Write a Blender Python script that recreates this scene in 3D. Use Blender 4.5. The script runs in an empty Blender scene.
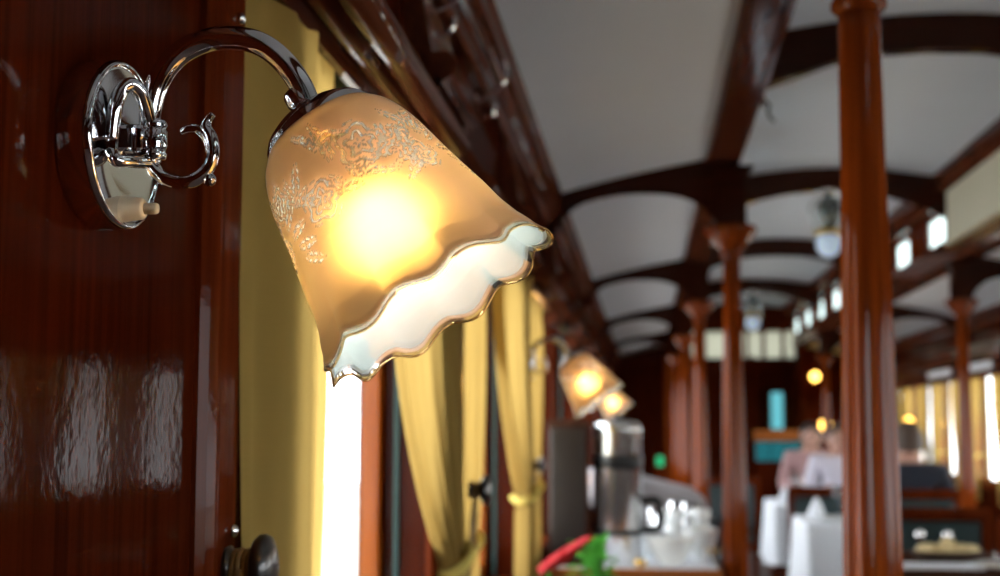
import bpy, bmesh, math, random
from mathutils import Vector, Matrix
random.seed(7)
PI = math.pi
sin, cos = math.sin, math.cos
SC = bpy.context.scene
COL = SC.collection

# ------------------------------------------------------------------ camera
cam_d = bpy.data.cameras.new('camera')
cam_d.lens = 50.0
cam_d.sensor_width = 36.0
cam_d.clip_start = 0.05
cam_d.dof.use_dof = True
cam_d.dof.focus_distance = 0.845
cam_d.dof.aperture_fstop = 7.5
cam = bpy.data.objects.new('camera', cam_d)
COL.objects.link(cam)
cam.matrix_world = Matrix(((0.99463, 0.00894, 0.10310, 0.0),
                           (0.10334, -0.09977, -0.98993, 0.0),
                           (0.00143, 0.99497, -0.10013, 1.2),
                           (0, 0, 0, 1)))
m3 = cam.matrix_world.to_3x3()
m3.normalize()
cam.matrix_world = Matrix.Translation((0, 0, 1.2)) @ m3.to_quaternion().to_matrix().to_4x4()
SC.camera = cam

# ------------------------------------------------------------------ world / light
w = bpy.data.worlds.new('overcast_sky')
SC.world = w
w.use_nodes = True
bg = w.node_tree.nodes['Background']
bg.inputs[0].default_value = (0.93, 0.97, 1.0, 1)
bg.inputs[1].default_value = 8.8
SC.view_settings.view_transform = 'Standard'
SC.view_settings.look = 'None'
SC.view_settings.exposure = 0.0
SC.view_settings.gamma = 1.0
SC.view_settings.use_curve_mapping = False


def portal(loc, rot, sx, sy):
    """a light portal in a window opening: it only guides the sampling of the sky, it gives off no light"""
    l = bpy.data.lights.new('window_portal', 'AREA')
    l.shape = 'RECTANGLE'
    l.size, l.size_y = sx, sy
    l.cycles.is_portal = True
    o = bpy.data.objects.new('window_portal', l)
    COL.objects.link(o)
    o.location = loc
    o.rotation_euler = rot


# ------------------------------------------------------------------ geometry helpers
ORG = {}


class MB:
    def __init__(s):
        s.v, s.f, s.smooth = [], [], []

    def add(s, verts, faces, smooth=False):
        n = len(s.v)
        s.v += [tuple(p) for p in verts]
        s.f += [tuple(i + n for i in f) for f in faces]
        s.smooth += [smooth] * len(faces)
        return s

    def box(s, x0, x1, y0, y1, z0, z1, c=0.0):
        """box, with its edges chamfered by c"""
        if c <= 0:
            p = [(x, y, z) for z in (z0, z1) for y in (y0, y1) for x in (x0, x1)]
            return s.add(p, [(0, 2, 3, 1), (4, 5, 7, 6), (0, 1, 5, 4), (2, 6, 7, 3), (0, 4, 6, 2), (1, 3, 7, 5)])
        bm = bmesh.new()
        bmesh.ops.create_cube(bm, size=1)
        for q in bm.verts:
            q.co = Vector(((x0 + x1) / 2 + q.co.x * (x1 - x0), (y0 + y1) / 2 + q.co.y * (y1 - y0), (z0 + z1) / 2 + q.co.z * (z1 - z0)))
        bmesh.ops.bevel(bm, geom=bm.edges[:], offset=c, segments=2, affect='EDGES', profile=0.5)
        bm.verts.ensure_lookup_table()
        s.add([q.co.copy() for q in bm.verts], [[q.index for q in f.verts] for f in bm.faces])
        bm.free()
        return s

    def prism(s, prof, a0, a1, axis='y', smooth=False):
        """closed profile extruded along an axis: y -> profile (x,z), x -> profile (y,z), z -> profile (x,y)"""
        def pt(p, a):
            if axis == 'y':
                return (p[0], a, p[1])
            if axis == 'x':
                return (a, p[0], p[1])
            return (p[0], p[1], a)
        n = len(prof)
        vs = [pt(p, a0) for p in prof] + [pt(p, a1) for p in prof]
        fs = [(i, (i + 1) % n, n + (i + 1) % n, n + i) for i in range(n)]
        s.add(vs, fs, smooth)
        s.add(vs, [tuple(range(n))[::-1], tuple(range(n, 2 * n))])
        return s

    def lathe(s, prof, seg=32, M=None, rfun=None, smooth=True, cap=True):
        """(r,z) profile turned about z, then moved by matrix M; rfun(theta, r, z) may reshape the radius"""
        vs, fs = [], []
        for r, z in prof:
            for k in range(seg):
                t = 2 * PI * k / seg
                rr = rfun(t, r, z) if rfun else r
                vs.append(Vector((rr * cos(t), rr * sin(t), z)))
        for i in range(len(prof) - 1):
            for k in range(seg):
                a, b = i * seg + k, i * seg + (k + 1) % seg
                fs.append((a, b, b + seg, a + seg))
        if M is not None:
            vs = [M @ q for q in vs]
        s.add(vs, fs, smooth)
        if cap:
            n = (len(prof) - 1) * seg
            s.add(vs, [tuple(range(seg))[::-1], tuple(range(n, n + seg))])
        return s

    def tube(s, path, rad, seg=12, sub=6):
        """round bar along a smoothed path; rad is one radius or one per path point"""
        P = [Vector(p) for p in path]
        R = rad if isinstance(rad, (list, tuple)) else [rad] * len(P)
        pts, rs = [], []
        for i in range(len(P) - 1):
            p0, p1, p2, p3 = P[max(i - 1, 0)], P[i], P[i + 1], P[min(i + 2, len(P) - 1)]
            k = sub if len(P) > 2 else 1
            for j in range(k):
                t = j / k
                pts.append(0.5 * ((2 * p1) + (p2 - p0) * t + (2 * p0 - 5 * p1 + 4 * p2 - p3) * t * t + (3 * p1 - p0 - 3 * p2 + p3) * t ** 3))
                rs.append(R[i] * (1 - t) + R[i + 1] * t)
        pts.append(P[-1])
        rs.append(R[-1])
        tg = [(pts[min(i + 1, len(pts) - 1)] - pts[max(i - 1, 0)]).normalized() for i in range(len(pts))]
        n = tg[0].orthogonal().normalized()
        vs, fs = [], []
        for i, p in enumerate(pts):
            n = (n - tg[i] * n.dot(tg[i])).normalized()
            b = tg[i].cross(n)
            for k in range(seg):
                a = 2 * PI * k / seg
                vs.append(p + (n * cos(a) + b * sin(a)) * rs[i])
        m = len(pts)
        for i in range(m - 1):
            for k in range(seg):
                a, b2 = i * seg + k, i * seg + (k + 1) % seg
                fs.append((a, b2, b2 + seg, a + seg))
        s.add(vs, fs, True)
        s.add(vs, [tuple(range(seg))[::-1], tuple(range((m - 1) * seg, m * seg))])
        return s

    def ball(s, c, r, seg=16, ring=10, sc=(1, 1, 1), M=None):
        vs, fs = [], []
        for i in range(ring + 1):
            ph = PI * i / ring
            for k in range(seg):
                t = 2 * PI * k / seg
                p = Vector((r * sc[0] * sin(ph) * cos(t), r * sc[1] * sin(ph) * sin(t), r * sc[2] * cos(ph)))
                if M is not None:
                    p = M @ p
                vs.append(Vector(c) + p)
        for i in range(ring):
            for k in range(seg):
                a, b = i * seg + k, i * seg + (k + 1) % seg
                fs.append((a, a + seg, b + seg, b))
        return s.add(vs, fs, True)

    def grid(s, fn, nu, nv, smooth=True):
        vs = [fn(i / nu, j / nv) for j in range(nv + 1) for i in range(nu + 1)]
        W = nu + 1
        fs = [(j * W + i, j * W + i + 1, (j + 1) * W + i + 1, (j + 1) * W + i) for j in range(nv) for i in range(nu)]
        return s.add(vs, fs, smooth)

    def build(s, name, mat, parent=None, kind=None, bevel=0.0):
        if parent is not None:
            o0 = Vector(ORG[parent.name])
        else:
            xs = [p[0] for p in s.v]; ys = [p[1] for p in s.v]; zs = [p[2] for p in s.v]
            o0 = Vector(((min(xs) + max(xs)) / 2, (min(ys) + max(ys)) / 2, min(zs)))
        me = bpy.data.meshes.new(name)
        me.from_pydata([tuple(Vector(p) - o0) for p in s.v], [], s.f)
        me.polygons.foreach_set('use_smooth', s.smooth)
        me.materials.append(mat)
        me.validate()
        me.update()
        bm = bmesh.new()
        bm.from_mesh(me)
        bmesh.ops.remove_doubles(bm, verts=bm.verts, dist=1e-6)
        bmesh.ops.recalc_face_normals(bm, faces=bm.faces)
        bm.to_mesh(me)
        bm.free()
        o = bpy.data.objects.new(name, me)
        COL.objects.link(o)
        if parent is not None:
            o.parent = parent
        else:
            o.location = o0
        ORG[o.name] = tuple(o0)
        if kind:
            o['kind'] = kind
        if bevel:
            b = o.modifiers.new('bevel', 'BEVEL')
            b.width = bevel
            b.segments = 2
            b.limit_method = 'ANGLE'
        return o


def tag(o, label, cat, group=None, kind=None):
    o['label'] = label
    o['category'] = cat
    if group:
        o['group'] = group
    if kind:
        o['kind'] = kind
    return o


def thing(name, label, cat, loc, group=None):
    o = bpy.data.objects.new(name, None)
    o.empty_display_size = 0.05
    COL.objects.link(o)
    o.location = loc
    ORG[o.name] = tuple(loc)
    return tag(o, label, cat, group)


def setting(name, loc=(0, 0, 0)):
    o = bpy.data.objects.new(name, None)
    o.empty_display_size = 0.05
    COL.objects.link(o)
    o.location = loc
    ORG[o.name] = tuple(loc)
    o['kind'] = 'structure'
    return o


def copy_tree(o, parent=None):
    c = o.copy()
    COL.objects.link(c)
    c.parent = parent
    for ch in list(o.children):
        copy_tree(ch, c)
    return c


def dup(o, loc, label, rz=None, group=None):
    c = copy_tree(o)
    c.location = loc
    if rz is not None:
        c.rotation_euler = (0, 0, rz)
    c['label'] = label
    if group:
        c['group'] = group
    return c


def lerp(a, b, t):
    return a + (b - a) * t


def smooth(t):
    t = max(0.0, min(1.0, t))
    return t * t * (3 - 2 * t)


def curve(pts, t):
    if t <= pts[0][0]:
        return pts[0][1]
    for (a, va), (b, vb) in zip(pts, pts[1:]):
        if t <= b:
            return lerp(va, vb, (t - a) / (b - a))
    return pts[-1][1]


# ------------------------------------------------------------------ materials
class NT:
    def __init__(s, name):
        s.m = bpy.data.materials.new(name)
        s.m.use_nodes = True
        s.t = s.m.node_tree
        s.t.nodes.clear()
        s.out = s.t.nodes.new('ShaderNodeOutputMaterial')

    def n(s, typ, **kw):
        nd = s.t.nodes.new('ShaderNode' + typ)
        for k, v in kw.items():
            if k.startswith('i_'):
                key = k[2:]
                nd.inputs[int(key) if key.isdigit() else key.replace('_', ' ')].default_value = v
            else:
                setattr(nd, k, v)
        return nd

    def l(s, a, b):
        s.t.links.new(a, b)

    def surf(s, sh):
        s.l(sh, s.out.inputs[0])


def rgba(c):
    return (c[0], c[1], c[2], 1)


def plain(name, col, rough=0.5, metal=0.0, coat=0.0, noise=0.06, nscale=30, bump=0.0, spec=0.5, sheen=0.0):
    """principled surface with slight tone variation"""
    t = NT(name)
    p = t.n('BsdfPrincipled', i_Roughness=rough, i_Metallic=metal)
    p.inputs['Coat Weight'].default_value = coat
    p.inputs['Coat Roughness'].default_value = 0.08
    p.inputs['Specular IOR Level'].default_value = spec
    p.inputs['Sheen Weight'].default_value = sheen
    tc = t.n('TexCoord')
    nz = t.n('TexNoise', i_Scale=nscale, i_Detail=4.0)
    t.l(tc.outputs['Object'], nz.inputs['Vector'])
    mx = t.n('MixRGB')
    mx.inputs[1].default_value = rgba([c * (1 - noise) for c in col])
    mx.inputs[2].default_value = rgba([min(1, c * (1 + noise)) for c in col])
    t.l(nz.outputs['Fac'], mx.inputs[0])
    t.l(mx.outputs[0], p.inputs['Base Color'])
    if bump:
        b = t.n('Bump', i_Strength=bump, i_Distance=0.002)
        t.l(nz.outputs['Fac'], b.inputs['Height'])
        t.l(b.outputs[0], p.inputs['Normal'])
    t.surf(p.outputs[0])
    return t.m


def wood(name, dark, light, axis=2, rough=0.3, coat=0.55, scale=1.0, peel=0.05, grain=0.03):
    """varnished timber with grain running along one axis"""
    t = NT(name)
    p = t.n('BsdfPrincipled', i_Roughness=rough)
    p.inputs['Specular IOR Level'].default_value = 0.0
    p.inputs['Coat Weight'].default_value = coat
    p.inputs['Coat Roughness'].default_value = 0.06
    tc = t.n('TexCoord')
    mp = t.n('Mapping')
    sc = [55 * scale] * 3
    sc[axis] = 1.6 * scale
    mp.inputs['Scale'].default_value = sc
    t.l(tc.outputs['Object'], mp.inputs['Vector'])
    nz = t.n('TexNoise', i_Scale=1.0, i_Detail=6.0, i_Roughness=0.62, i_Distortion=0.5)
    t.l(mp.outputs[0], nz.inputs['Vector'])
    big = t.n('TexNoise', i_Scale=3.0, i_Detail=2.0)
    t.l(tc.outputs['Object'], big.inputs['Vector'])
    ad = t.n('Math', operation='MULTIPLY_ADD')
    ad.inputs[1].default_value = 0.35
    t.l(big.outputs['Fac'], ad.inputs[0])
    t.l(nz.outputs['Fac'], ad.inputs[2])
    cr = t.n('ValToRGB')
    e = cr.color_ramp.elements
    e[0].position, e[0].color = 0.42, rgba(dark)
    e[1].position, e[1].color = 0.86, rgba(light)
    t.l(ad.outputs[0], cr.inputs[0])
    t.l(cr.outputs[0], p.inputs['Base Color'])
    pl = t.n('TexNoise', i_Scale=95.0, i_Detail=2.0)
    t.l(tc.outputs['Object'], pl.inputs['Vector'])
    b = t.n('Bump', i_Strength=grain, i_Distance=0.002)
    t.l(nz.outputs['Fac'], b.inputs['Height'])
    t.l(b.outputs[0], p.inputs['Normal'])
    b2 = t.n('Bump', i_Strength=peel, i_Distance=0.002)
    t.l(pl.outputs['Fac'], b2.inputs['Height'])
    t.l(b2.outputs[0], p.inputs['Coat Normal'])
    t.surf(p.outputs[0])
    return t.m


def cloth(name, col, trans=0.45, weave=900, rough=0.9, var=0.08):
    """woven cloth that lets daylight through"""
    t = NT(name)
    tc = t.n('TexCoord')
    nz = t.n('TexNoise', i_Scale=6.0, i_Detail=3.0)
    t.l(tc.outputs['Object'], nz.inputs['Vector'])
    mx = t.n('MixRGB')
    mx.inputs[1].default_value = rgba([c * (1 - var) for c in col])
    mx.inputs[2].default_value = rgba([min(1, c * (1 + var)) for c in col])
    t.l(nz.outputs['Fac'], mx.inputs[0])
    d = t.n('BsdfDiffuse', i_Roughness=0.5)
    tr = t.n('BsdfTranslucent')
    wv = t.n('TexWave', i_Scale=weave / 20.0, i_Distortion=1.0)
    wv.bands_direction = 'Z'
    t.l(tc.outputs['Object'], wv.inputs['Vector'])
    b = t.n('Bump', i_Strength=0.06, i_Distance=0.001)
    t.l(wv.outputs['Fac'], b.inputs['Height'])
    t.l(mx.outputs[0], d.inputs['Color'])
    t.l(b.outputs[0], d.inputs['Normal'])
    t.l(mx.outputs[0], tr.inputs['Color'])
    ms = t.n('MixShader', i_0=trans)
    t.l(d.outputs[0], ms.inputs[1])
    t.l(tr.outputs[0], ms.inputs[2])
    t.surf(ms.outputs[0])
    return t.m


def pane_mat(name, tint=(1, 1, 1), frost=0.0, frost_col=(0.9, 0.95, 0.93)):
    """window glass: mostly see-through, with a reflection; frost adds white diffusion"""
    t = NT(name)
    tr = t.n('BsdfTransparent')
    tr.inputs[0].default_value = rgba(tint)
    gl = t.n('BsdfGlossy', i_Roughness=0.02)
    lw = t.n('LayerWeight', i_Blend=0.5)
    pw = t.n('Math', operation='POWER')
    pw.inputs[1].default_value = 5.0
    t.l(lw.outputs['Facing'], pw.inputs[0])
    fr = t.n('Math', operation='MULTIPLY_ADD')
    fr.inputs[1].default_value = 0.90
    fr.inputs[2].default_value = 0.04
    t.l(pw.outputs[0], fr.inputs[0])
    ms = t.n('MixShader')
    t.l(fr.outputs[0], ms.inputs[0])
    t.l(tr.outputs[0], ms.inputs[1])
    t.l(gl.outputs[0], ms.inputs[2])
    last = ms.outputs[0]
    if frost:
        tl = t.n('BsdfTranslucent')
        tl.inputs[0].default_value = rgba(frost_col)
        m2 = t.n('MixShader', i_0=frost)
        t.l(last, m2.inputs[1])
        t.l(tl.outputs[0], m2.inputs[2])
        last = m2.outputs[0]
    t.surf(last)
    return t.m


def glow(name, col, strength):
    t = NT(name)
    e = t.n('Emission', i_Strength=strength)
    e.inputs[0].default_value = rgba(col)
    t.surf(e.outputs[0])
    return t.m


M = {}
M['panel'] = wood('mahogany_panel', (0.018, 0.0021, 0.0005), (0.056, 0.0082, 0.0019), axis=2, rough=0.42, coat=0.12, peel=0.045)
M['trim'] = wood('mahogany_trim', (0.042, 0.0056, 0.0013), (0.115, 0.020, 0.005), axis=2, rough=0.3, coat=0.14)
M['rail'] = wood('mahogany_rail', (0.040, 0.0100, 0.0050), (0.105, 0.029, 0.014), axis=1, rough=0.3, coat=0.4, peel=0.03)
M['rib'] = wood('mahogany_rib', (0.016, 0.0042, 0.002), (0.042, 0.010, 0.0045), axis=0, rough=0.4, coat=0.25)
M['column'] = wood('mahogany_column', (0.080, 0.010, 0.0016), (0.25, 0.047, 0.0065), axis=2, rough=0.3, coat=0.36)
M['oak'] = wood('orange_timber', (0.20, 0.055, 0.012), (0.38, 0.12, 0.03), axis=0, rough=0.35, coat=0.5)
M['jamb'] = wood('window_frame_timber', (0.13, 0.028, 0.004), (0.26, 0.066, 0.010), axis=2, rough=0.35, coat=0.4)
M['darkwood'] = wood('dark_timber', (0.025, 0.012, 0.008), (0.07, 0.03, 0.018), axis=2, rough=0.35, coat=0.1)
M['ebony'] = plain('ebonised_wood', (0.012, 0.009, 0.008), rough=0.3, coat=0.4, noise=0.3)
M['ceiling'] = plain('ceiling_paint', (0.61, 0.645, 0.71), rough=0.6, noise=0.03, nscale=8, bump=0.02)
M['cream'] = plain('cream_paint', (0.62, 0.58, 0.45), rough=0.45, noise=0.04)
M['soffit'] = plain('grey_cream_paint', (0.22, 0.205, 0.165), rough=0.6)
M['chrome'] = plain('chrome', (0.80, 0.81, 0.84), rough=0.06, metal=1.0, noise=0.03, nscale=60)
M['steel'] = plain('polished_steel', (0.82, 0.83, 0.84), rough=0.22, metal=0.92, noise=0.06, nscale=12)
M['brass'] = plain('brass', (0.75, 0.52, 0.20), rough=0.22, metal=1.0, noise=0.08)
M['bakelite'] = plain('cream_bakelite', (0.78, 0.68, 0.52), rough=0.35, coat=0.3, noise=0.04)
M['curtain'] = cloth('mustard_curtain', (0.45, 0.305, 0.090), trans=0.44)
M['tie'] = cloth('gold_braid', (0.72, 0.58, 0.16), trans=0.2, weave=300)
M['blind'] = plain('green_blind', (0.018, 0.035, 0.02), rough=0.8, noise=0.2)
M['teal_paint'] = plain('teal_paint', (0.005, 0.040, 0.036), rough=0.5, noise=0.1)
M['rope'] = plain('tieback_cord', (0.30, 0.20, 0.08), rough=0.8, noise=0.25, nscale=200, bump=0.3)
M['carpet'] = plain('carpet', (0.06, 0.035, 0.03), rough=0.95, noise=0.35, nscale=90, bump=0.3)
M['sand'] = plain('pale_ground', (0.62, 0.58, 0.50), rough=0.95, noise=0.12, nscale=3)
M['pane'] = pane_mat('window_glass')
M['frost'] = pane_mat('frosted_glass', tint=(.8, .84, .83), frost=0.75, frost_col=(0.62, 0.68, 0.66))
M['dimfrost'] = pane_mat('dim_frosted_glass', tint=(.03, .03, .028), frost=0.9, frost_col=(0.34, 0.34, 0.30))  # frosted glass with lower transmission
M['linen'] = plain('white_linen', (0.80, 0.84, 0.90), rough=0.9, noise=0.05, nscale=12)
M['china'] = plain('white_china', (0.93, 0.96, 0.95), rough=0.15, coat=0.6, noise=0.03)
M['silver'] = plain('silver_plate', (0.83, 0.84, 0.86), rough=0.12, metal=1.0, noise=0.06)
M['leather'] = plain('dark_teal_leather', (0.012, 0.032, 0.034), rough=0.42, coat=0.2, noise=0.25, nscale=15)
M['black'] = plain('black_plastic', (0.012, 0.013, 0.014), rough=0.35, noise=0.2)
M['leaf'] = cloth('plant_leaf', (0.10, 0.42, 0.06), trans=0.35, var=0.35)
M['red'] = plain('red_spathe', (0.30, 0.003, 0.006), rough=0.6, coat=0.0, spec=0.15, noise=0.12)
M['terracotta'] = plain('terracotta', (0.36, 0.14, 0.08), rough=0.8)
M['soil'] = plain('soil', (0.03, 0.02, 0.015), rough=0.95, noise=0.5, nscale=80)
M['skin'] = plain('skin', (0.58, 0.33, 0.25), rough=0.5, noise=0.06)
M['hair_brown'] = plain('brown_grey_hair', (0.085, 0.055, 0.04), rough=0.6, noise=0.4, nscale=70)
M['hair_dark'] = plain('dark_hair', (0.02, 0.014, 0.012), rough=0.5, noise=0.4, nscale=70)
M['navy'] = plain('navy_wool', (0.010, 0.013, 0.024), rough=0.9, noise=0.25, sheen=0.1)
M['grey_wool'] = plain('grey_wool', (0.30, 0.28, 0.29), rough=0.9, noise=0.15)
M['pink_cloth'] = plain('pink_cotton', (0.42, 0.25, 0.25), rough=0.9, noise=0.12)
M['white_cloth'] = plain('white_cotton', (0.74, 0.72, 0.82), rough=0.9, noise=0.06)
M['trousers'] = plain('dark_trousers', (0.02, 0.02, 0.025), rough=0.9, noise=0.2)
M['bread'] = plain('pale_bread', (0.72, 0.58, 0.30), rough=0.8, noise=0.25, nscale=40)
M['wicker'] = plain('dark_wicker', (0.05, 0.028, 0.015), rough=0.7, noise=0.4, nscale=120, bump=0.4)
M['clear'] = pane_mat('clear_glass', tint=(0.93, 0.96, 0.97))
M['teal_glass'] = pane_mat('teal_glass', tint=(0.10, 0.55, 0.58), frost=0.5, frost_col=(0.10, 0.45, 0.50))
M['bulb'] = glow('lit_bulb', (1.0, 0.83, 0.55), 110.0)
M['bulb_far'] = glow('lit_amber_bulb', (1.0, 0.55, 0.10), 9.0)
M['exit'] = glow('green_exit_light', (0.03, 0.75, 0.30), .8)
M['teal_glow'] = glow('teal_glow_glass', (0.02, 0.16, 0.19), 0.9)  # glow put into the glass itself, nothing shines from behind
M['bulb_day'] = glow('lit_pendant_bulb', (0.55, 0.75, 1.0), 1.2)

# etched bell glass of the lamps: amber frosted outside, opal inside, clear where etched and at the rim


def shade_mat(name, col, opal, clear_tint, base_see, see_col):
    t = NT(name)
    at = t.n('Attribute', attribute_name='etched')
    d = t.n('BsdfDiffuse')
    d.inputs[0].default_value = rgba(col)
    tr = t.n('BsdfTranslucent')
    tr.inputs[0].default_value = rgba(col)
    a = t.n('MixShader', i_0=opal)
    t.l(d.outputs[0], a.inputs[1])
    t.l(tr.outputs[0], a.inputs[2])
    rf = t.n('BsdfRefraction', i_Roughness=0.80, i_IOR=1.4)
    rf.inputs[0].default_value = rgba(see_col)
    b = t.n('MixShader', i_0=base_see)
    t.l(a.outputs[0], b.inputs[1])
    t.l(rf.outputs[0], b.inputs[2])
    cl = t.n('BsdfTransparent')
    cl.inputs[0].default_value = rgba(clear_tint)
    c = t.n('MixShader')
    t.l(at.outputs['Fac'], c.inputs[0])
    t.l(b.outputs[0], c.inputs[1])
    t.l(cl.outputs[0], c.inputs[2])
    g = t.n('BsdfGlossy')
    rm = t.n('MapRange')
    rm.inputs['To Min'].default_value = 0.34
    rm.inputs['To Max'].default_value = 0.04
    t.l(at.outputs['Fac'], rm.inputs['Value'])
    t.l(rm.outputs[0], g.inputs['Roughness'])
    fr = t.n('Fresnel', i_IOR=1.5)
    e = t.n('MixShader')
    t.l(fr.outputs[0], e.inputs[0])
    t.l(c.outputs[0], e.inputs[1])
    t.l(g.outputs[0], e.inputs[2])
    t.surf(e.outputs[0])
    return t.m


M['amber'] = shade_mat('amber_frosted_glass', (0.68, 0.365, 0.225), 0.13, (0.62, 0.56, 0.47), 0.26, (1.0, 0.58, 0.15))


def opal_mat():
    t = NT('opal_glass_lining')
    at = t.n('Attribute', attribute_name='etched')
    d = t.n('BsdfDiffuse')
    d.inputs[0].default_value = (0.165, 0.225, 0.295, 1)
    tr = t.n('BsdfTranslucent')
    tr.inputs[0].default_value = (0.165, 0.225, 0.295, 1)
    a = t.n('MixShader', i_0=0.14)
    t.l(d.outputs[0], a.inputs[1])
    t.l(tr.outputs[0], a.inputs[2])
    cl = t.n('BsdfTransparent')
    rm = t.n('MapRange')
    rm.inputs['To Min'].default_value = 0.34
    rm.inputs['To Max'].default_value = 1.0
    t.l(at.outputs['Fac'], rm.inputs['Value'])
    c = t.n('MixShader')
    t.l(rm.outputs[0], c.inputs[0])
    t.l(a.outputs[0], c.inputs[1])
    t.l(cl.outputs[0], c.inputs[2])
    t.surf(c.outputs[0])
    return t.m


M['opal'] = opal_mat()

# ================================================================== THE SETTING
XL, XR = -0.342, 2.342            # inner faces of the side walls
Y0, Y1 = -2.6, 16.0               # back and far end of the saloon
P = 1.43                          # bay length on the lamp side
BACK = 0.106                      # wall thickness
CX = 1.0                          # centre line of the coach
ZS, ZH = 0.82, 1.70               # sill and head of the windows

g_ = MB().box(-40, 40, -30, 60, -1.25, -1.2).build('ground', M['sand'], kind='structure')
fl = MB().box(XL - BACK, XR + BACK, Y0 - .1, Y1 + .1, -0.06, 0.0).build('floor', M['carpet'], kind='structure')

left_open = [(-1.30, -0.28), (1.30, 2.164)] + [(1.112 + P * k, 2.164 + P * k) for k in range(1, 10)]
PR = 1.25
right_open = [(9.79 - 0.50 + PR * k, 9.79 + 0.50 + PR * k) for k in range(-9, 5)]


def side_wall(name, x_in, x_out, opens, mat):
    root = setting(name, ((x_in + x_out) / 2, 0, 0))
    a, b = min(x_in, x_out), max(x_in, x_out)
    MB().box(a, b, Y0, Y1, 0.0, ZS).build('dado', mat, root)
    MB().box(a, b, Y0, Y1, ZH, 2.14).build('header', mat, root)
    ys = [Y0] + [q for o in opens for q in o] + [Y1]
    for i in range(0, len(ys), 2):
        if ys[i + 1] - ys[i] > 0.01:
            MB().box(a, b, ys[i], ys[i + 1], ZS, ZH).build('pier_panel', mat, root)
    return root


wall_l = side_wall('wall_left', XL, XL - BACK, left_open, M['panel'])
wall_r = side_wall('wall_right', XR, XR + BACK, right_open, M['panel'])

# raised stiles at the edges of the lamp-side piers (the near one carries screws and the curtain hook)


def stile(y0, y1, root):
    x = XL
    prof = [(x - .002, y0), (x + .004, y0), (x + .010, y0 + .006), (x + .014, y0 + .016), (x + .014, y0 + .022), (x + .010, y0 + .026),
            (x + .012, y0 + .030), (x + .012, y1 - .004), (x + .008, y1), (x - .002, y1)]
    return MB().prism(prof, ZS, ZH, axis='z').build('stile', M['trim'], root)


for k in range(7):
    stile(1.030 + P * k, 1.111 + P * k, wall_l)
for k in range(6):
    s_ = MB()
    y0, y1 = 2.164 + P * k, 2.164 + P * k + .07
    s_.box(XL - .002, XL + .012, y0, y1, ZS, ZH, .004)
    s_.build('stile', M['trim'], wall_l)
for zz, yy in ((1.1176, 1.098), (1.5357, 1.090)):
    s_ = MB()
    T = Matrix.Translation((XL + .0135, yy, zz)) @ Matrix.Rotation(PI / 2, 4, 'Y')
    s_.lathe([(.0052, -.002), (.0052, 0), (.0044, .002), (.0026, .0034), (.0006, .0039)], 16, T)
    s_.build('screw_head', M['chrome'], wall_l)

# windows
wn = 0


def window(x_in, side, y0, y1, sash=.066):
    """sash set deep in the wall: frame, pane, teal outer bead"""
    global wn
    wn += 1
    x_out = x_in + side * BACK
    r = setting('window_%d' % wn, (x_out, (y0 + y1) / 2, ZS))
    xa, xb = sorted((x_in + side * sash, x_in + side * (sash + .030)))
    fw = 0.034
    for (a, b, c, d) in ((y0, y0 + fw, ZS, ZH), (y1 - fw, y1, ZS, ZH), (y0 + fw, y1 - fw, ZS, ZS + fw), (y0 + fw, y1 - fw, ZH - fw, ZH)):
        MB().box(xa, xb, a, b, c, d, .004).build('frame_member', M['jamb'], r)
    xm = x_in + side * (sash + .016)
    MB().box(xm - .002, xm + .002, y0 + fw - .004, y1 - fw + .004, ZS + fw - .004, ZH - fw + .004).build('pane', M['pane'], r)
    xo = x_in + side * 0.045
    MB().box(xo - .004, xo + .004, y1 - .010, y1 + .002, ZS, ZH).build('inner_bead', M['teal_paint'], r)
    MB().box(min(x_in, x_out) - .012, max(x_in, x_out) + .012, y0, y1, ZS - .03, ZS + .001, .005).build('window_sill', M['trim'], r)
    portal((x_out + side * .02, (y0 + y1) / 2, (ZS + ZH) / 2), (0, PI / 2 if side < 0 else -PI / 2, 0), ZH - ZS, y1 - y0)
    return r


for y0, y1 in left_open:
    window(XL, -1, y0, y1)
for y0, y1 in right_open:
    window(XR, 1, y0, y1, .006)

# end walls
we = setting('wall_far_end', (CX, Y1, 0))
for a, b, c, d in ((XL - BACK, .25, 0, 2.14), (.25, .47, 0, 2.75), (1.7, XR + BACK, 0, 2.14), (.47, 1.7, 2.30, 2.75), (.47, 1.7, 0, 1.99)):
    MB().box(a, b, Y1, Y1 + .06, c, d).build('wall_panel', M['panel'], we)
for x in (.50, .66, .96, 1.14, 1.33, 1.55):
    MB().box(x, x + .035, Y1 - .01, Y1 + .05, 1.97, 2.32).build('transom_mullion', M['trim'], we)
for a, b in ((.535, .66), (.695, .96), (.995, 1.14), (1.175, 1.33), (1.365, 1.55), (1.585, 1.70)):
    MB().box(a - .005, b + .005, Y1 + .02, Y1 + .025, 1.985, 2.305).build('transom_pane', M['dimfrost'], we)
for x in (.22, .34, .46):
    MB().box(x, x + .085, Y1 - .05, Y1, 0, 2.05, .01).build('pilaster', M['column'], we)
portal((1.05, Y1 + .08, 2.14), (-PI / 2, 0, 0), 1.1, .3)
wb = MB().box(XL - BACK, XR + BACK, Y0 - .06, Y0, 0, 2.75).build('wall_back', M['panel'], kind='structure')

# ceilings: two low side bays and the raised clerestory vault
Bi, Bo = 0.22, 0.33               # long beam over the columns on the lamp side


def side_ceiling_z(u):            # u: 0 at the wall cornice, 1 at the beam
    return 1.990 + 0.138 * u + 0.010 * sin(PI * u)


def mx(x, m):                     # mirror about the coach centre line
    return 2 * CX - x if m else x


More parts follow.
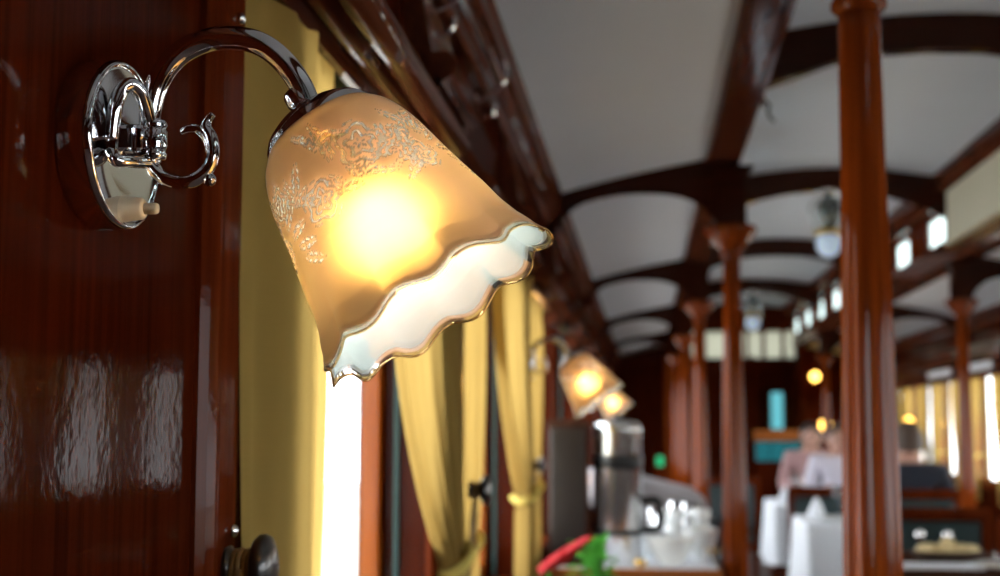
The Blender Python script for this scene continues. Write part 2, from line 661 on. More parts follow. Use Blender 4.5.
for m, nm in ((0, 'ceiling_left'), (1, 'ceiling_right')):
    pr = []
    for i in range(17):
        u = i / 16
        pr.append((mx(lerp(XL - .02, Bi + .04, u), m), side_ceiling_z(u)))
    pr += [(q[0], q[1] + .02) for q in pr[::-1]]
    MB().prism(pr, Y0, Y1, smooth=True).build(nm, M['ceiling'], kind='structure')
pr = []
for i in range(25):
    u = i / 24
    pr.append((lerp(Bo - .06, 2 * CX - Bo + .06, u), 2.53 + .085 * sin(PI * u)))
pr += [(q[0], q[1] + .02) for q in pr[::-1]]
MB().prism(pr, Y0, Y1, smooth=True).build('ceiling', M['ceiling'], kind='structure')

# cornices along both side walls, pelmet rails and consoles
tn = 0


def trim(mb, mat, label=None, nm=None):
    global tn
    tn += 1
    o = mb.build('trim_%d' % tn, mat, kind='structure')
    if label:
        o['label'] = label
    return o


corn = [(-.345, 1.885), (-.322, 1.888), (-.314, 1.896), (-.312, 1.908), (-.304, 1.914), (-.298, 1.926), (-.300, 1.938), (-.293, 1.943), (-.284, 1.956),
        (-.279, 1.974), (-.281, 1.988), (-.276, 1.994), (-.276, 2.004), (-.345, 2.02)]
for m in (0, 1):
    trim(MB().prism([(mx(a, m), b) for a, b in corn], Y0, Y1), M['rail'])
# long beams with the clerestory side walls standing on them
for m in (0, 1):
    trim(MB().prism([(mx(a, m), b) for a, b in ((.215, 2.115), (.222, 2.10), (.232, 2.10), (.238, 2.106), (.308, 2.106), (.314, 2.10), (.328, 2.10), (.335, 2.115), (.335, 2.21), (.215, 2.21))], Y0, Y1), M['rail'])
    trim(MB().prism([(mx(a, m), b) for a, b in ((.27, 2.44), (.36, 2.44), (.40, 2.455), (.43, 2.485), (.44, 2.53), (.44, 2.56), (.27, 2.56))], Y0, Y1), M['rail'])
cw = 0


def clerestory(m, opens):
    """upper side wall with small frosted lights"""
    r = setting('wall_clerestory_%s' % ('right' if m else 'left'), (mx(.30, m), 0, 2.2))
    ys = [Y0] + [q for o in opens for q in o] + [Y1]
    xa, xb = sorted((mx(.28, m), mx(.32, m)))
    MB().box(xa, xb, Y0, Y1, 2.20, 2.245).build('bottom_rail', M['rail'], r)
    MB().box(xa, xb, Y0, Y1, 2.435, 2.46).build('top_rail', M['rail'], r)
    for i in range(0, len(ys), 2):
        MB().box(xa, xb, ys[i], ys[i + 1], 2.245, 2.435).build('upper_pier', M['trim'], r)
    for a, b in opens:
        global wn
        wn += 1
        q = setting('window_%d' % wn, (mx(.30, m), (a + b) / 2, 2.245))
        xc = mx(.29, m)
        MB().box(xc - .003, xc + .003, a - .005, b + .005, 2.24, 2.44).build('pane', M['frost'], q)
        for c, d, e, f in ((a, a + .02, 2.245, 2.435), (b - .02, b, 2.245, 2.435), (a + .02, b - .02, 2.245, 2.262), (a + .02, b - .02, 2.418, 2.435)):
            MB().box(xc - .012, xc + .012, c, d, e, f).build('frame_member', M['trim'], q)
        portal((mx(.265, m), (a + b) / 2, 2.34), (0, (-PI / 2 if m else PI / 2), 0), .2, b - a)


clerestory(1, [(8.2 + 1.07 * k - .28, 8.2 + 1.07 * k + .28) for k in range(-8, 8) if not (4.6 < 8.2 + 1.07 * k < 7.6)])
clerestory(0, [(8.2 + 1.07 * k - .28, 8.2 + 1.07 * k + .28) for k in range(-8, 8)])

# cream cover over one bay of the clerestory on the far side
cb = thing('cover_panel', 'long cream painted cover along the clerestory, high above the slim column', 'panel', (1.62, 6.2, 2.17))
MB().box(1.605, 1.679, 4.95, 7.52, 2.185, 2.475, .008).build('body', M['cream'], cb)
MB().box(1.585, 1.679, 4.95, 7.52, 2.168, 2.184, .004).build('lower_lip', M['cream'], cb)
MB().prism([(1.615, 2.135), (1.60, 2.15), (1.60, 2.165), (1.66, 2.165), (1.66, 2.135)], 4.95, 7.52).build('glint_strip', M['brass'], cb)  # brass strip stands in for gold glints on the glossy beam

# arched ribs
rib_top = [(-.36, 2.03), (-.2886, 2.06), (-.1557, 2.09), (.0426, 2.12), (.25, 2.125)]
rib_bot = [(.255, 1.885), (.2401, 1.9186), (.222, 1.945), (.1996, 1.9646), (.170, 1.986), (.1348, 2.0006), (.09, 2.010), (.0419, 2.0141), (-.02, 2.0155), (-.0898, 2.0113),
           (-.15, 2.001), (-.2083, 1.9849), (-.235, 1.970), (-.2608, 1.9504), (-.28, 1.92), (-.30, 1.88), (-.36, 1.87)]
cr_bot = [(.335, 2.30), (.37, 2.335), (.4285, 2.3754), (.5489, 2.4185), (.6552, 2.4547), (.75, 2.474), (.8319, 2.4853), (1.0, 2.492)]
RIBS = [1.94 + 2.86 * k for k in range(-1, 5)]
for y in RIBS:
    for m in (0, 1):
        pr = [(mx(a, m), b) for a, b in rib_top + rib_bot]
        trim(MB().prism(pr, y - .035, y + .035), M['rib'])
    pr = cr_bot + [(2 * CX - a, b) for a, b in cr_bot[::-1][1:]]
    pr += [(lerp(1.66, .335, i / 16), 2.545 + .085 * sin(PI * i / 16)) for i in range(17)]
    trim(MB().prism(pr, y - .035, y + .035), M['rib'])

# pelmet rails over the lamp-side windows, consoles between them
rail_a = [(-.342, 1.60), (-.334, 1.588), (-.322, 1.585), (-.312, 1.592), (-.309, 1.604), (-.313, 1.615), (-.342, 1.625)]
rail_b = [(-.330, 1.66), (-.330, 1.604)] + [(-.296 + .015 * cos(PI + PI * i / 8), 1.600 + .013 * sin(PI + PI * i / 8)) for i in range(9)] + \
         [(-.262 + .018 * cos(PI + 1.5 * PI * i / 12), 1.601 + .019 * sin(PI + 1.5 * PI * i / 12)) for i in range(13)] + [(-.268, 1.63), (-.285, 1.66)]
for k in range(-2, 9):
    ya, yb = 2.25 + P * (k - 1), 1.93 + P * k
    trim(MB().prism(rail_a, ya, yb), M['rail'])
    trim(MB().prism(rail_b, ya, yb, smooth=True), M['rail'])
    trim(MB().box(-.440, -.353, ya + .02, yb - .02, 1.640, 1.672), M['blind'])
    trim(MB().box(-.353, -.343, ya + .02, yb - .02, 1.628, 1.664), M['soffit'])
    c0, c1 = 1.93 + P * k, 2.25 + P * k
    trim(MB().prism([(-.342, 1.55), (-.315, 1.56), (-.290, 1.60), (-.285, 1.66), (-.300, 1.74), (-.322, 1.86), (-.342, 1.90)], c0, c1), M['rail'])
    trim(MB().prism([(-.285, 1.69), (-.268, 1.70), (-.262, 1.72), (-.275, 1.735), (-.31, 1.735)], c0 - .01, c1 + .01), M['rail'])
# frieze and pelmet on the far side wall
for a, b, c, d in ((2.20, 2.345, 1.66, 1.72), (2.25, 2.345, 1.72, 1.78), (2.28, 2.345, 1.55, 1.66)):
    trim(MB().box(a, b, Y0, Y1, c, d, .008), M['rail'])
trim(MB().box(-.37, -.346, Y0, Y1, 0, .12), M['trim'])

# ================================================================== NEAR LAMP
LY = 0.826
PCX, PCZ = -0.312, 1.3752


def etched_mask(th, s):
    """flower sprays cut into the frosting: th angle about the shade, s metres from the collar -> 0..1"""
    R = .038
    best = 0.0
    for c in range(3):
        u = ((th - SPRAY0 - c * 2 * PI / 3 + PI) % (2 * PI) - PI) * R      # arc length from the spray centre
        v = (s - .062) * .72
        # open roses
        for (ru, rv, rr) in ((-.013, -.004, .0125), (.012, .008, .0105), (-.032, .012, .009), (.034, -.006, .009)):
            du, dv = u - ru, v - rv
            d = math.hypot(du, dv)
            if d < rr:
                a = math.atan2(dv, du)
                q = d / rr * 3.1 + .32 * sin(5 * a + 3 * d / rr)
                if (q % 1.0) < .42 and d < rr * (.86 + .14 * abs(sin(2.5 * a))):
                    best = 1.0
        # leaves fanning out
        for (lu, lv, an, ln, wd) in LEAVES:
            du, dv = u - lu, v - lv
            x = du * cos(an) + dv * sin(an)
            y = -du * sin(an) + dv * cos(an)
            if 0 < x < ln:
                hw = wd * sin(PI * (x / ln) ** .8)
                if abs(y) < hw and abs(y) > .0005 and ((x + abs(y) * .8) % .0032) > .0008:
                    best = 1.0
    return best


SPRAY0 = 0.0
LEAVES = []
for c, (lu, lv) in enumerate(((-.004, .012), (.022, .002), (-.024, .004), (.002, -.014))):
    for j in range(6):
        LEAVES.append((lu + random.uniform(-.004, .004), lv + random.uniform(-.004, .004), random.uniform(0, 2 * PI), random.uniform(.010, .018), random.uniform(.0016, .0030)))
for j in range(5):
    LEAVES.append((.040 + .002 * j, -.004 + .004 * j, -.9 + .4 * j, .017, .0026))
    LEAVES.append((-.040 - .002 * j, .000 + .005 * j, PI + .9 - .4 * j, .015, .0024))

SH_A = Vector((-.2063, .825, 1.3956))
SH_D = Vector((.567, -.062, -.8215)).normalized()
PX = .000617
SH_PROF = [(16, 46), (20, 50), (28, 61), (42, 73), (60, 81), (77, 86), (98, 90), (120, 94), (145, 99.5), (162, 103.5), (185, 108), (205, 113.5), (216, 118), (225, 121), (232, 124.5), (237, 127.5)]


def shade_frame():
    z = SH_D
    x = Vector((0, -1, 0))                       # towards the room's near end
    x = (x - z * x.dot(z)).normalized()
    y = z.cross(x)
    return Matrix(((x.x, y.x, z.x, SH_A.x), (x.y, y.y, z.y, SH_A.y), (x.z, y.z, z.z, SH_A.z), (0, 0, 0, 1)))


SF = shade_frame()
SMAX = 237


def shade_pt(th, s_px, inset):
    r = curve_s(s_px) * PX
    s = s_px * PX * 1.03
    k = smooth((s_px - 165) / 72.0)
    wv = .45 * cos(11 * th + .6) + .55 * (2 * abs(cos(5.5 * th + .3)) - 1.27)
    r += k * .0027 * wv - inset
    s += k * (.0026 * cos(11 * th + 2.0) + .0014 * wv) - inset * .35
    return Vector((r * cos(th), r * sin(th), s))


def curve_s(t):
    # smooth interpolation of the profile (Catmull-Rom on its radii)
    q = SH_PROF
    if t <= q[0][0]:
        return q[0][1]
    for i in range(len(q) - 1):
        if t <= q[i + 1][0]:
            x = (t - q[i][0]) / (q[i + 1][0] - q[i][0])
            p0 = q[max(i - 1, 0)][1]; p1 = q[i][1]; p2 = q[i + 1][1]; p3 = q[min(i + 2, len(q) - 1)][1]
            return .5 * (2 * p1 + (p2 - p0) * x + (2 * p0 - 5 * p1 + 4 * p2 - p3) * x * x + (3 * p1 - p0 - 3 * p2 + p3) * x ** 3)
    return q[-1][1]


def shade_shell(name, mat, parent, inset, nt, ns, rim=False):
    org = Vector(ORG[parent.name])
    vs, fs, msk = [], [], []
    for j in range(ns + 1):
        sp = lerp(16, SMAX, j / ns)
        for i in range(nt):
            th = 2 * PI * i / nt
            vs.append(SF @ shade_pt(th, sp, inset) - org)
            e = etched_mask(th, sp * PX * 1.03) if nt > 100 else 0.0
            e = max(e * .76, .95 * smooth((sp - 229) / 5.0))
            msk.append(e)
    for j in range(ns):
        for i in range(nt):
            a, b = j * nt + i, j * nt + (i + 1) % nt
            fs.append((a, b, b + nt, a + nt))
    me = bpy.data.meshes.new(name)
    me.from_pydata([tuple(v) for v in vs], [], fs)
    me.polygons.foreach_set('use_smooth', [True] * len(fs))
    at = me.attributes.new('etched', 'FLOAT', 'POINT')
    at.data.foreach_set('value', msk)
    me.materials.append(mat)
    me.update()
    o = bpy.data.objects.new(name, me)
    COL.objects.link(o)
    o.parent = parent
    ORG[o.name] = tuple(org)
    return o


def rim_ring(parent):
    nt = 264
    path = [SF @ shade_pt(2 * PI * i / nt, SMAX, .0008) for i in range(nt)]
    mb = MB()
    seg = 8
    vs, fs = [], []
    for i in range(nt):
        p = path[i]
        tg = (path[(i + 1) % nt] - path[i - 1]).normalized()
        n = SH_D - tg * SH_D.dot(tg)
        n.normalize()
        b = tg.cross(n)
        for k in range(seg):
            a = 2 * PI * k / seg
            vs.append(p + (n * cos(a) + b * sin(a)) * .0008)
    for i in range(nt):
        for k in range(seg):
            a, b = i * seg + k, i * seg + (k + 1) % seg
            c, d = ((i + 1) % nt) * seg + k, ((i + 1) % nt) * seg + (k + 1) % seg
            fs.append((a, b, d, c))
    mb.add(vs, fs, True)
    return mb.build('rim_bead', M['rimglass'], parent)


tg_ = NT('amber_rim_glass')
gg = tg_.n('BsdfGlass', i_Roughness=0.03, i_IOR=1.45)
gg.inputs[0].default_value = (0.95, 0.80, 0.55, 1)
tg_.surf(gg.outputs[0])
M['rimglass'] = tg_.m


def sconce(name, label, fine=True):
    t = thing(name, label, 'wall lamp', (XL, LY, PCZ - .055), 'bell glass lamps along the window wall')
    R90 = Matrix.Translation((XL, LY, PCZ)) @ Matrix.Scale(1.13, 4, (0, 1, 0)) @ Matrix.Rotation(PI / 2, 4, 'Y')
    pl = MB().lathe([(.0515, 0), (.0530, .001), (.0530, .0175), (.0527, .0190), (.0520, .0212), (.0508, .0222), (.0496, .0220), (.0488, .0212), (.047, .0209), (.030, .0212), (.012, .0214), (.002, .0214)], 72, R90)
    wp = pl.build('wall_plate', M['chrome'], t)
    # bracket standing on the plate: hub, side posts and loop
    b = MB()
    b.box(-.3215, -.303, LY - .022, LY + .004, PCZ - .009, PCZ + .009, .003)
    b.box(-.3215, -.314, LY - .034, LY + .016, PCZ - .012, PCZ + .012, .003)
    b.build('hub', M['chrome'], t)
    kn = MB().lathe([(.0052, -.012), (.0076, -.011), (.0082, -.008), (.0070, -.006), (.0082, -.003), (.0082, .006), (.0068, .008), (.0082, .010), (.0074, .0125), (.0052, .014)], 24,
                    Matrix.Translation((-.3010, .820, 1.376)))
    kn.build('knuckle', M['chrome'], t)
    MB().tube([(-.3190, LY - .030, 1.372), (-.3165, LY - .031, 1.392), (-.3135, LY - .029, 1.403), (-.3085, LY - .026, 1.4075), (-.3045, LY - .020, 1.403), (-.3030, LY - .012, 1.392), (-.3020, LY - .006, 1.378)],
              [.0050, .0048, .0044, .0042, .0044, .0046, .0046], 14).build('bracket_loop', M['chrome'], t)
    MB().tube([(-.3190, LY - .030, 1.366), (-.3150, LY - .030, 1.360), (-.3090, LY - .022, 1.3605), (-.3030, LY - .008, 1.3625)], [.0046, .0042, .0040, .0040], 12).build('bracket_bar', M['chrome'], t)
    arm = [(-0.3025, .820, 1.362), (-0.3040, .82, 1.377), (-0.3035, .82, 1.3973), (-0.2981, .82, 1.4161), (-0.2869, .82, 1.4305), (-0.2698, .82, 1.4390), (-0.2507, .8205, 1.4405),
           (-0.2335, .8215, 1.4356), (-0.2194, .823, 1.4240), (-0.2097, .824, 1.4100), (-0.2035, .825, 1.3950)]
    MB().tube(arm, [.0062, .0064, .0068, .0072, .0074, .0074, .0074, .0074, .0074, .0074, .0074], 20, 8).build('arm', M['chrome'], t)
    MB().tube([(-0.3031, .82, 1.3645), (-0.2977, .82, 1.3556), (-0.2868, .82, 1.3504), (-0.2760, .82, 1.3509), (-0.2673, .82, 1.3570), (-0.2631, .82, 1.3669), (-0.2646, .82, 1.3776),
               (-0.2679, .82, 1.3839), (-0.2668, .82, 1.3889), (-0.2637, .82, 1.3926)],
              [.0046, .0046, .0045, .0043, .0041, .0040, .0040, .0036, .0026, .0020], 14).build('scroll', M['chrome'], t)
    MB().tube([(-0.2640, .82, 1.3690), (-0.2665, .82, 1.3770), (-0.2720, .82, 1.3828), (-0.2790, .82, 1.3833), (-0.2838, .82, 1.3815)], [.0036, .0034, .0032, .0028, .0018], 12).build('scroll_leaf', M['chrome'], t)
    MB().ball((-.2650, .82, 1.3515), .0042, 14, 8).tube([(-.2690, .82, 1.3545), (-.2650, .82, 1.3515)], .0030).build('scroll_bead', M['chrome'], t)
    # push switch on the plate
    Sx = Matrix.Translation((-.3215, .8225, 1.3345)) @ Matrix.Rotation(PI / 2, 4, 'Y') @ Matrix.Scale(.86, 4)
    sw = MB().lathe([(.0095, 0), (.0095, .004), (.0088, .008), (.0080, .0155), (.0066, .0172), (.0045, .0175)], 28, Sx).build('switch', M['bakelite'], t)
    MB().lathe([(.0042, .016), (.0042, .0255), (.0034, .0272), (.001, .0275)], 20, Sx).build('push_button', M['bakelite'], sw)
    # gallery that grips the glass
    MB().lathe([(.0074, -.014), (.0085, -.012), (.0090, -.006), (.0085, -.003), (.0105, -.001), (.017, .002), (.026, .0055), (.033, .010), (.0365, .0145), (.0378, .0185), (.0378, .0215),
                (.0368, .0225), (.0355, .021), (.0355, .018), (.030, .011), (.016, .005), (.004, .003)], 64, SF).build('gallery', M['chrome'], t)
    sh = shade_shell('glass_shade', M['amber'], t, 0.0, 330 if fine else 110, 150 if fine else 40)
    shade_shell('opal_lining', M['opal'], sh, .0022, 330 if fine else 110, 150 if fine else 40)
    rim_ring(sh)
    # lamp holder and lit bulb inside
    MB().lathe([(.012, .002), (.012, .028), (.0135, .030), (.0135, .062), (.0125, .077), (.004, .077)], 24, SF).build('lamp_holder', M['brass'], t)
    bc = SF @ Vector((.008, 0, .104))
    MB().ball(bc, .0205, 20, 14).lathe([(.0205, -.001), (.0195, -.010), (.0155, -.020), (.0120, -.027)], 20, Matrix.Translation(bc) @ SF.to_3x3().to_4x4(), cap=False).build('bulb', M['bulb'], t)
    return t


lamp1 = sconce('wall_lamp', 'chrome wall lamp with amber bell glass on the near mahogany panel')
for k, lab in ((1, 'second bell glass lamp along the window wall, blurred behind the curtains'), (2, 'farthest bell glass lamp on the window wall, above the steel urn')):
    dup(lamp1, (lamp1.location.x, lamp1.location.y + 2.95 * k, lamp1.location.z), lab)

# ================================================================== CURTAINS AND HOOKS


def curtain(label, x, ya, yb, zt, zb, tie=None, pleats=7, amp=.012, step=0.0, group='mustard curtains of the window wall', ph=0.0, pw=1.5, cord=True):
    """gathered cloth hung on a rod from ya to yb; tie = (y centre, z, width)"""
    t = thing('curtain', label, 'curtain', (x, (ya + yb) / 2, zb), group)

    def edge(z):
        a0, a1 = ya, yb
        if tie:
            ty, tz, tw = tie
            if z >= tz:
                q = ((zt - z) / (zt - tz)) ** pw
                return lerp(ya, ty - tw / 2, q), lerp(yb, ty + tw / 2, q)
            q = smooth((tz - z) / max(.05, (tz - zb) * .8))
            return ty - tw / 2 * (1 + .9 * q), ty + tw / 2 * (1 + .5 * q)
        return a0, a1

    def fn(u, v):
        z = lerp(zt, zb, v)
        a, b = edge(z)
        k = min(1.9, (yb - ya) / max(.05, b - a))
        g = amp * (.75 + .25 * k)
        s = sin(2 * PI * (pleats * u + .22 * sin(3.1 * u + ph + 1.4 * v)) + ph)
        s2 = .35 * sin(2 * PI * (pleats * 2.3 * u) + 1.7 * ph + 2 * v)
        topg = 1.0 + .6 * smooth((z - (zt - .09)) / .09) * sin(2 * PI * pleats * 2 * u)
        zz = z + (0.006 * sin(2 * PI * pleats * 2 * u) if v == 0 else 0)
        back = step * smooth((u - .60) / .05)          # overlapping panel that hangs farther back
        return (x + g * (s + s2) * topg - back, lerp(a, b, u), zz)
    MB().grid(fn, 84, 60).build('cloth', M['curtain'], t)
    if tie and cord:
        ty, tz, tw = tie
        mb = MB()
        pts = [(x + (.010 + amp * 1.5) * cos(a), ty + (tw / 2 + .004) * sin(a), tz + .016 * sin(a)) for a in [2 * PI * i / 20 for i in range(21)]]
        mb.tube(pts, .009, 10, 3)
        mb.build('tie_band', M['tie'], t)
    return t


XC = -.352
curtain('mustard curtain hanging straight beside the near lamp panel', -.328, 1.098, 1.60, 1.632, .55, (1.34, .90, .40), pleats=2.6, amp=.008, step=.030, cord=False, ph=2.2, pw=3)
curtain('mustard curtain drawn back at the far side of the nearest window', -.322, 1.72, 2.42, 1.60, .5, (2.34, .98, .22), pleats=6, amp=.010, ph=1.1, pw=2.6)
curtain('mustard curtain half hidden behind the second tieback knob', -.356, 2.585, 3.02, 1.60, .5, (2.74, .97, .26), pleats=6, amp=.012, ph=2.0, pw=3.5)
curtain('sunlit mustard curtain gathered below the bell glass rim, before the second lamp', -.314, 2.90, 3.72, 1.60, .5, (3.64, 1.03, .17), pleats=6, amp=.014, ph=.7, pw=2.4)
curtain('mustard curtain tied back just behind the second wall lamp', -.345, 4.05, 4.52, 1.60, .5, (4.24, 1.02, .20), pleats=6, amp=.014, ph=2.7, pw=2.0)

# green blinds rolled up at the window heads
for k, lab in ((0, 'dark green roller blind above the nearest curtain'), (1, 'dark green roller blind of the second window'), (2, 'dark green roller blind of the third window')):
    ya, yb = (1.32 if k == 0 else 1.17 + P * k), 2.15 + P * k
    t = thing('roller_blind', lab, 'blind', (-.412, (ya + yb) / 2, 1.60), 'roller blinds of the window wall')
    MB().lathe([(.020, 0), (.020, yb - ya)], 20, Matrix.Translation((-.412, ya, 1.665)) @ Matrix.Rotation(-PI / 2, 4, 'X')).build('roll', M['blind'], t)
    MB().box(-.396, -.393, ya + .01, yb - .01, 1.60, 1.665).build('blind_cloth', M['blind'], t)
    MB().lathe([(.006, 0), (.006, yb - ya)], 12, Matrix.Translation((-.394, ya, 1.60)) @ Matrix.Rotation(-PI / 2, 4, 'X')).build('bottom_bar', M['darkwood'], t)

# curtain rods
for k, lab in ((0, 'thin brass rod carrying the nearest curtains'), (1, 'thin brass rod of the second window')):
    o = MB().tube([(-.368, 1.16 + P * k, 1.635), (-.368, 2.16 + P * k, 1.635)], .005, 10).build('curtain_rod', M['brass'])
    tag(o, lab, 'curtain rod', 'curtain rods of the window wall')


def tieback(label, y, z, x=XL + .012):
    t = thing('curtain_hook', label, 'curtain hook', (x, y, z), 'tieback knobs of the window wall')
    Rx = Matrix.Translation((x, y, z)) @ Matrix.Rotation(PI / 2, 4, 'Y')
    MB().lathe([(.016, 0), (.017, .003), (.013, .006), (.009, .009), (.008, .020), (.011, .024)], 28, Rx).build('stem', M['ebony'], t)
    MB().lathe([(.012, .022), (.0225, .0235), (.0258, .027), (.0263, .031), (.0245, .035), (.016, .0385), (.008, .0400), (.002, .0403)], 40, Rx).build('knob', M['ebony'], t)
    mb = MB()
    for j in range(4):
        rr = .0125 + .0012 * (j % 2)
        xx = x + .008 + .0042 * j
        mb.tube([(xx, y + rr * cos(a), z + rr * sin(a)) for a in [2 * PI * i / 18 for i in range(19)]], .0024, 8, 2)
    mb.tube([(x + .010, y + .013, z), (x + .006, y + .05, z - .05), (x - .004, y + .12, z - .12)], .0035, 8)
    mb.tube([(x + .014, y - .013, z), (x + .008, y - .02, z - .06), (x + .002, y - .03, z - .20)], .0035, 8)
    mb.build('cord', M['rope'], t)
    return t


tieback('black turned tieback knob with coiled cord on the near stile', 1.086, 1.090)
tieback('black tieback knob between the first and second windows', 2.515, 1.088, x=-.318)
tieback('black tieback knob under the second wall lamp', 4.005, 1.093, x=-.325)

# coat hooks under the cornice


def coat_hook(label, y):
    x, z = -.340, 1.858
    t = thing('coat_hook', label, 'coat hook', (x, y, z - .03), 'chrome coat hooks under the cornice')
    MB().lathe([(.003, 0), (.0135, .0), (.0140, .002), (.012, .004), (.004, .005)], 24, Matrix.Translation((x, y, z)) @ Matrix.Rotation(PI / 2, 4, 'Y') @ Matrix.Scale(1.9, 4, (1, 0, 0))).build('back_plate', M['chrome'], t)
    MB().tube([(x + .004, y, z - .010), (x + .016, y, z - .026), (x + .032, y, z - .026), (x + .040, y, z - .012), (x + .039, y, z - .002)], [.0044, .0044, .0044, .0044, .0052], 12).build('lower_hook', M['chrome'], t)
    MB().tube([(x + .004, y, z + .008), (x + .030, y, z + .020), (x + .055, y, z + .040), (x + .064, y, z + .065), (x + .060, y, z + .085)], [.0046, .0042, .0042, .0042, .0052], 12).build('upper_hook', M['chrome'], t)
    MB().ball((x + .060, y, z + .087), .0055, 14, 8).build('hook_tip', M['chrome'], t)


coat_hook('chrome double coat hook nearest the camera under the left cornice', 2.16)
coat_hook('chrome double coat hook farther along under the left cornice', 2.77)

# small hook on the long beam
t = thing('beam_hook', 'small dark hook on the side of the long ceiling beam', 'hook', (.34, 3.9, 2.06))
MB().box(.334, .342, 3.885, 3.915, 2.10, 2.15, .002).build('plate', M['ebony'], t)
MB().tube([(.342, 3.9, 2.12), (.356, 3.9, 2.105), (.352, 3.9, 2.085), (.362, 3.9, 2.065), (.372, 3.9, 2.06)], .005, 10).build('claw', M['ebony'], t)

# ================================================================== COLUMNS


def column(label, x, y, ztop=2.11, first=None):
    t = thing('column', label, 'column', (x, y, 0), 'turned mahogany columns')

    def flute(th, r, z):
        k = smooth((1.62 - z) / .30) * smooth((z - .30) / .1)
        return r * (1 + .10 * k * (abs(cos(3.5 * th + .9)) * 2 - 1.2) + (1 - k) * .012 * cos(7 * th))
    sh = []
    for i in range(41):
        z = lerp(.16, 1.79, i / 40)
        sh.append((lerp(.0400, .0295, smooth((z - .6) / 1.2)), z))
    MB().lathe(sh, 144, Matrix.Translation((x, y, 0)), flute).build('shaft', M['column'], t)
    MB().lathe([(.070, 0), (.070, .06), (.060, .075), (.064, .10), (.050, .13), (.041, .16), (.030, .16)], 48, Matrix.Translation((x, y, 0))).build('base', M['column'], t)
    cp = MB().lathe([(.028, 1.775), (.034, 1.785), (.036, 1.795), (.032, 1.802), (.042, 1.812), (.062, 1.834), (.076, 1.856), (.086, 1.872), (.088, 1.880), (.080, 1.892), (.060, 1.895), (.03, 1.895)], 56,
                    Matrix.Translation((x, y, 0)), lambda th, r, z: r * (1 + .035 * smooth((r - .045) / .03) * cos(8 * th))).build('capital', M['column'], t)
    MB().lathe([(.0345, 1.781), (.0385, 1.786), (.0385, 1.794), (.0345, 1.799)], 40, Matrix.Translation((x, y, 0)), cap=False).build('collar_ring', M['column'], cp)
    MB().box(x - .052, x + .052, y - .052, y + .052, 1.890, ztop - .012, .006).build('block', M['rib'], t)
    MB().prism([(x - .055, 2.04), (x + .055, 2.04), (x + .062, 2.07), (x + .080, 2.094), (x - .072, 2.094), (x - .060, 2.07)], y - .06, y + .06).build('corbel', M['rib'], t)
    return t


labs = ['tall turned mahogany column nearest the camera at the right', 'mahogany column in the middle with a flared capital and arched ribs', 'third mahogany column of the near row, just left of the middle one',
        'fourth mahogany column of the near row', 'farthest mahogany column of the near row']
c0 = column(labs[0], .303, 1.94)
for k in range(1, 5):
    dup(c0, (.300, 1.94 + 2.86 * k, 0), labs[k])
labs = ['slim dark column at the right edge beside the mustard windows', 'mahogany column of the far row seen left of the near column', 'farthest column of the far row by the amber lamps']
for j, k in enumerate((2, 3, 4)):
    dup(c0, (1.700, 1.94 + 2.86 * k, 0), labs[j])
for k, lab in ((0, 'nearest column of the far row'), (1, 'second column of the far row, beside the cream cover')):
    dup(c0, (1.700, 1.94 + 2.86 * k, 0), lab)

# ================================================================== PENDANT LAMPS


def pendant(label, x, y, z):
    t = thing('pendant_lamp', label, 'ceiling lamp', (x, y, z - .37), 'chrome pendant lamps under the vault')
    T = Matrix.Translation((x, y, z))
    MB().lathe([(.010, 0), (.055, 0), (.058, -.008), (.045, -.018), (.020, -.024), (.010, -.03)], 32, T).build('ceiling_rose', M['chrome'], t)
    bd = MB().lathe([(.018, -.03), (.040, -.045), (.062, -.075), (.070, -.12), (.060, -.165), (.045, -.20), (.035, -.215)], 32, T).build('body', M['darksteel'], t)
    for k in range(5):
        a = 2 * PI * k / 5 + .3
        MB().tube([(x + .05 * cos(a), y + .05 * sin(a), z - .05), (x + .092 * cos(a), y + .092 * sin(a), z - .07), (x + .098 * cos(a), y + .098 * sin(a), z - .13), (x + .075 * cos(a), y + .075 * sin(a), z - .19),
                   (x + .085 * cos(a), y + .085 * sin(a), z - .215)], .006, 10).build('scroll_arm', M['chrome'], bd)
    MB().lathe([(.03, -.212), (.075, -.222), (.080, -.232), (.076, -.244), (.055, -.25)], 32, T).build('brass_ring', M['brass'], t)
    MB().lathe([(.055, -.25), (.066, -.268), (.068, -.30), (.058, -.335), (.036, -.36), (.008, -.37)], 32, T).build('globe', M['globe'], t)
    return t


M['darksteel'] = plain('tarnished_silver', (0.20, 0.23, 0.23), rough=0.25, metal=1.0, noise=0.3)
tgl = NT('lit_blue_white_globe')
e_ = tgl.n('Emission', i_Strength=.30)
e_.inputs[0].default_value = (0.45, 0.66, 1.0, 1)
d_ = tgl.n('BsdfPrincipled', i_Roughness=0.2)
d_.inputs['Base Color'].default_value = (0.7, 0.8, 0.9, 1)
a_ = tgl.n('AddShader')
tgl.l(e_.outputs[0], a_.inputs[0])
tgl.l(d_.outputs[0], a_.inputs[1])
tgl.surf(a_.outputs[0])
M['globe'] = tgl.m
p1 = pendant('silver pendant lamp under the vault beside the near column', 1.005, 7.66, 2.497)
dup(p1, (1.03, 13.38, 2.497 - .37), 'small far pendant lamp right of the middle column')

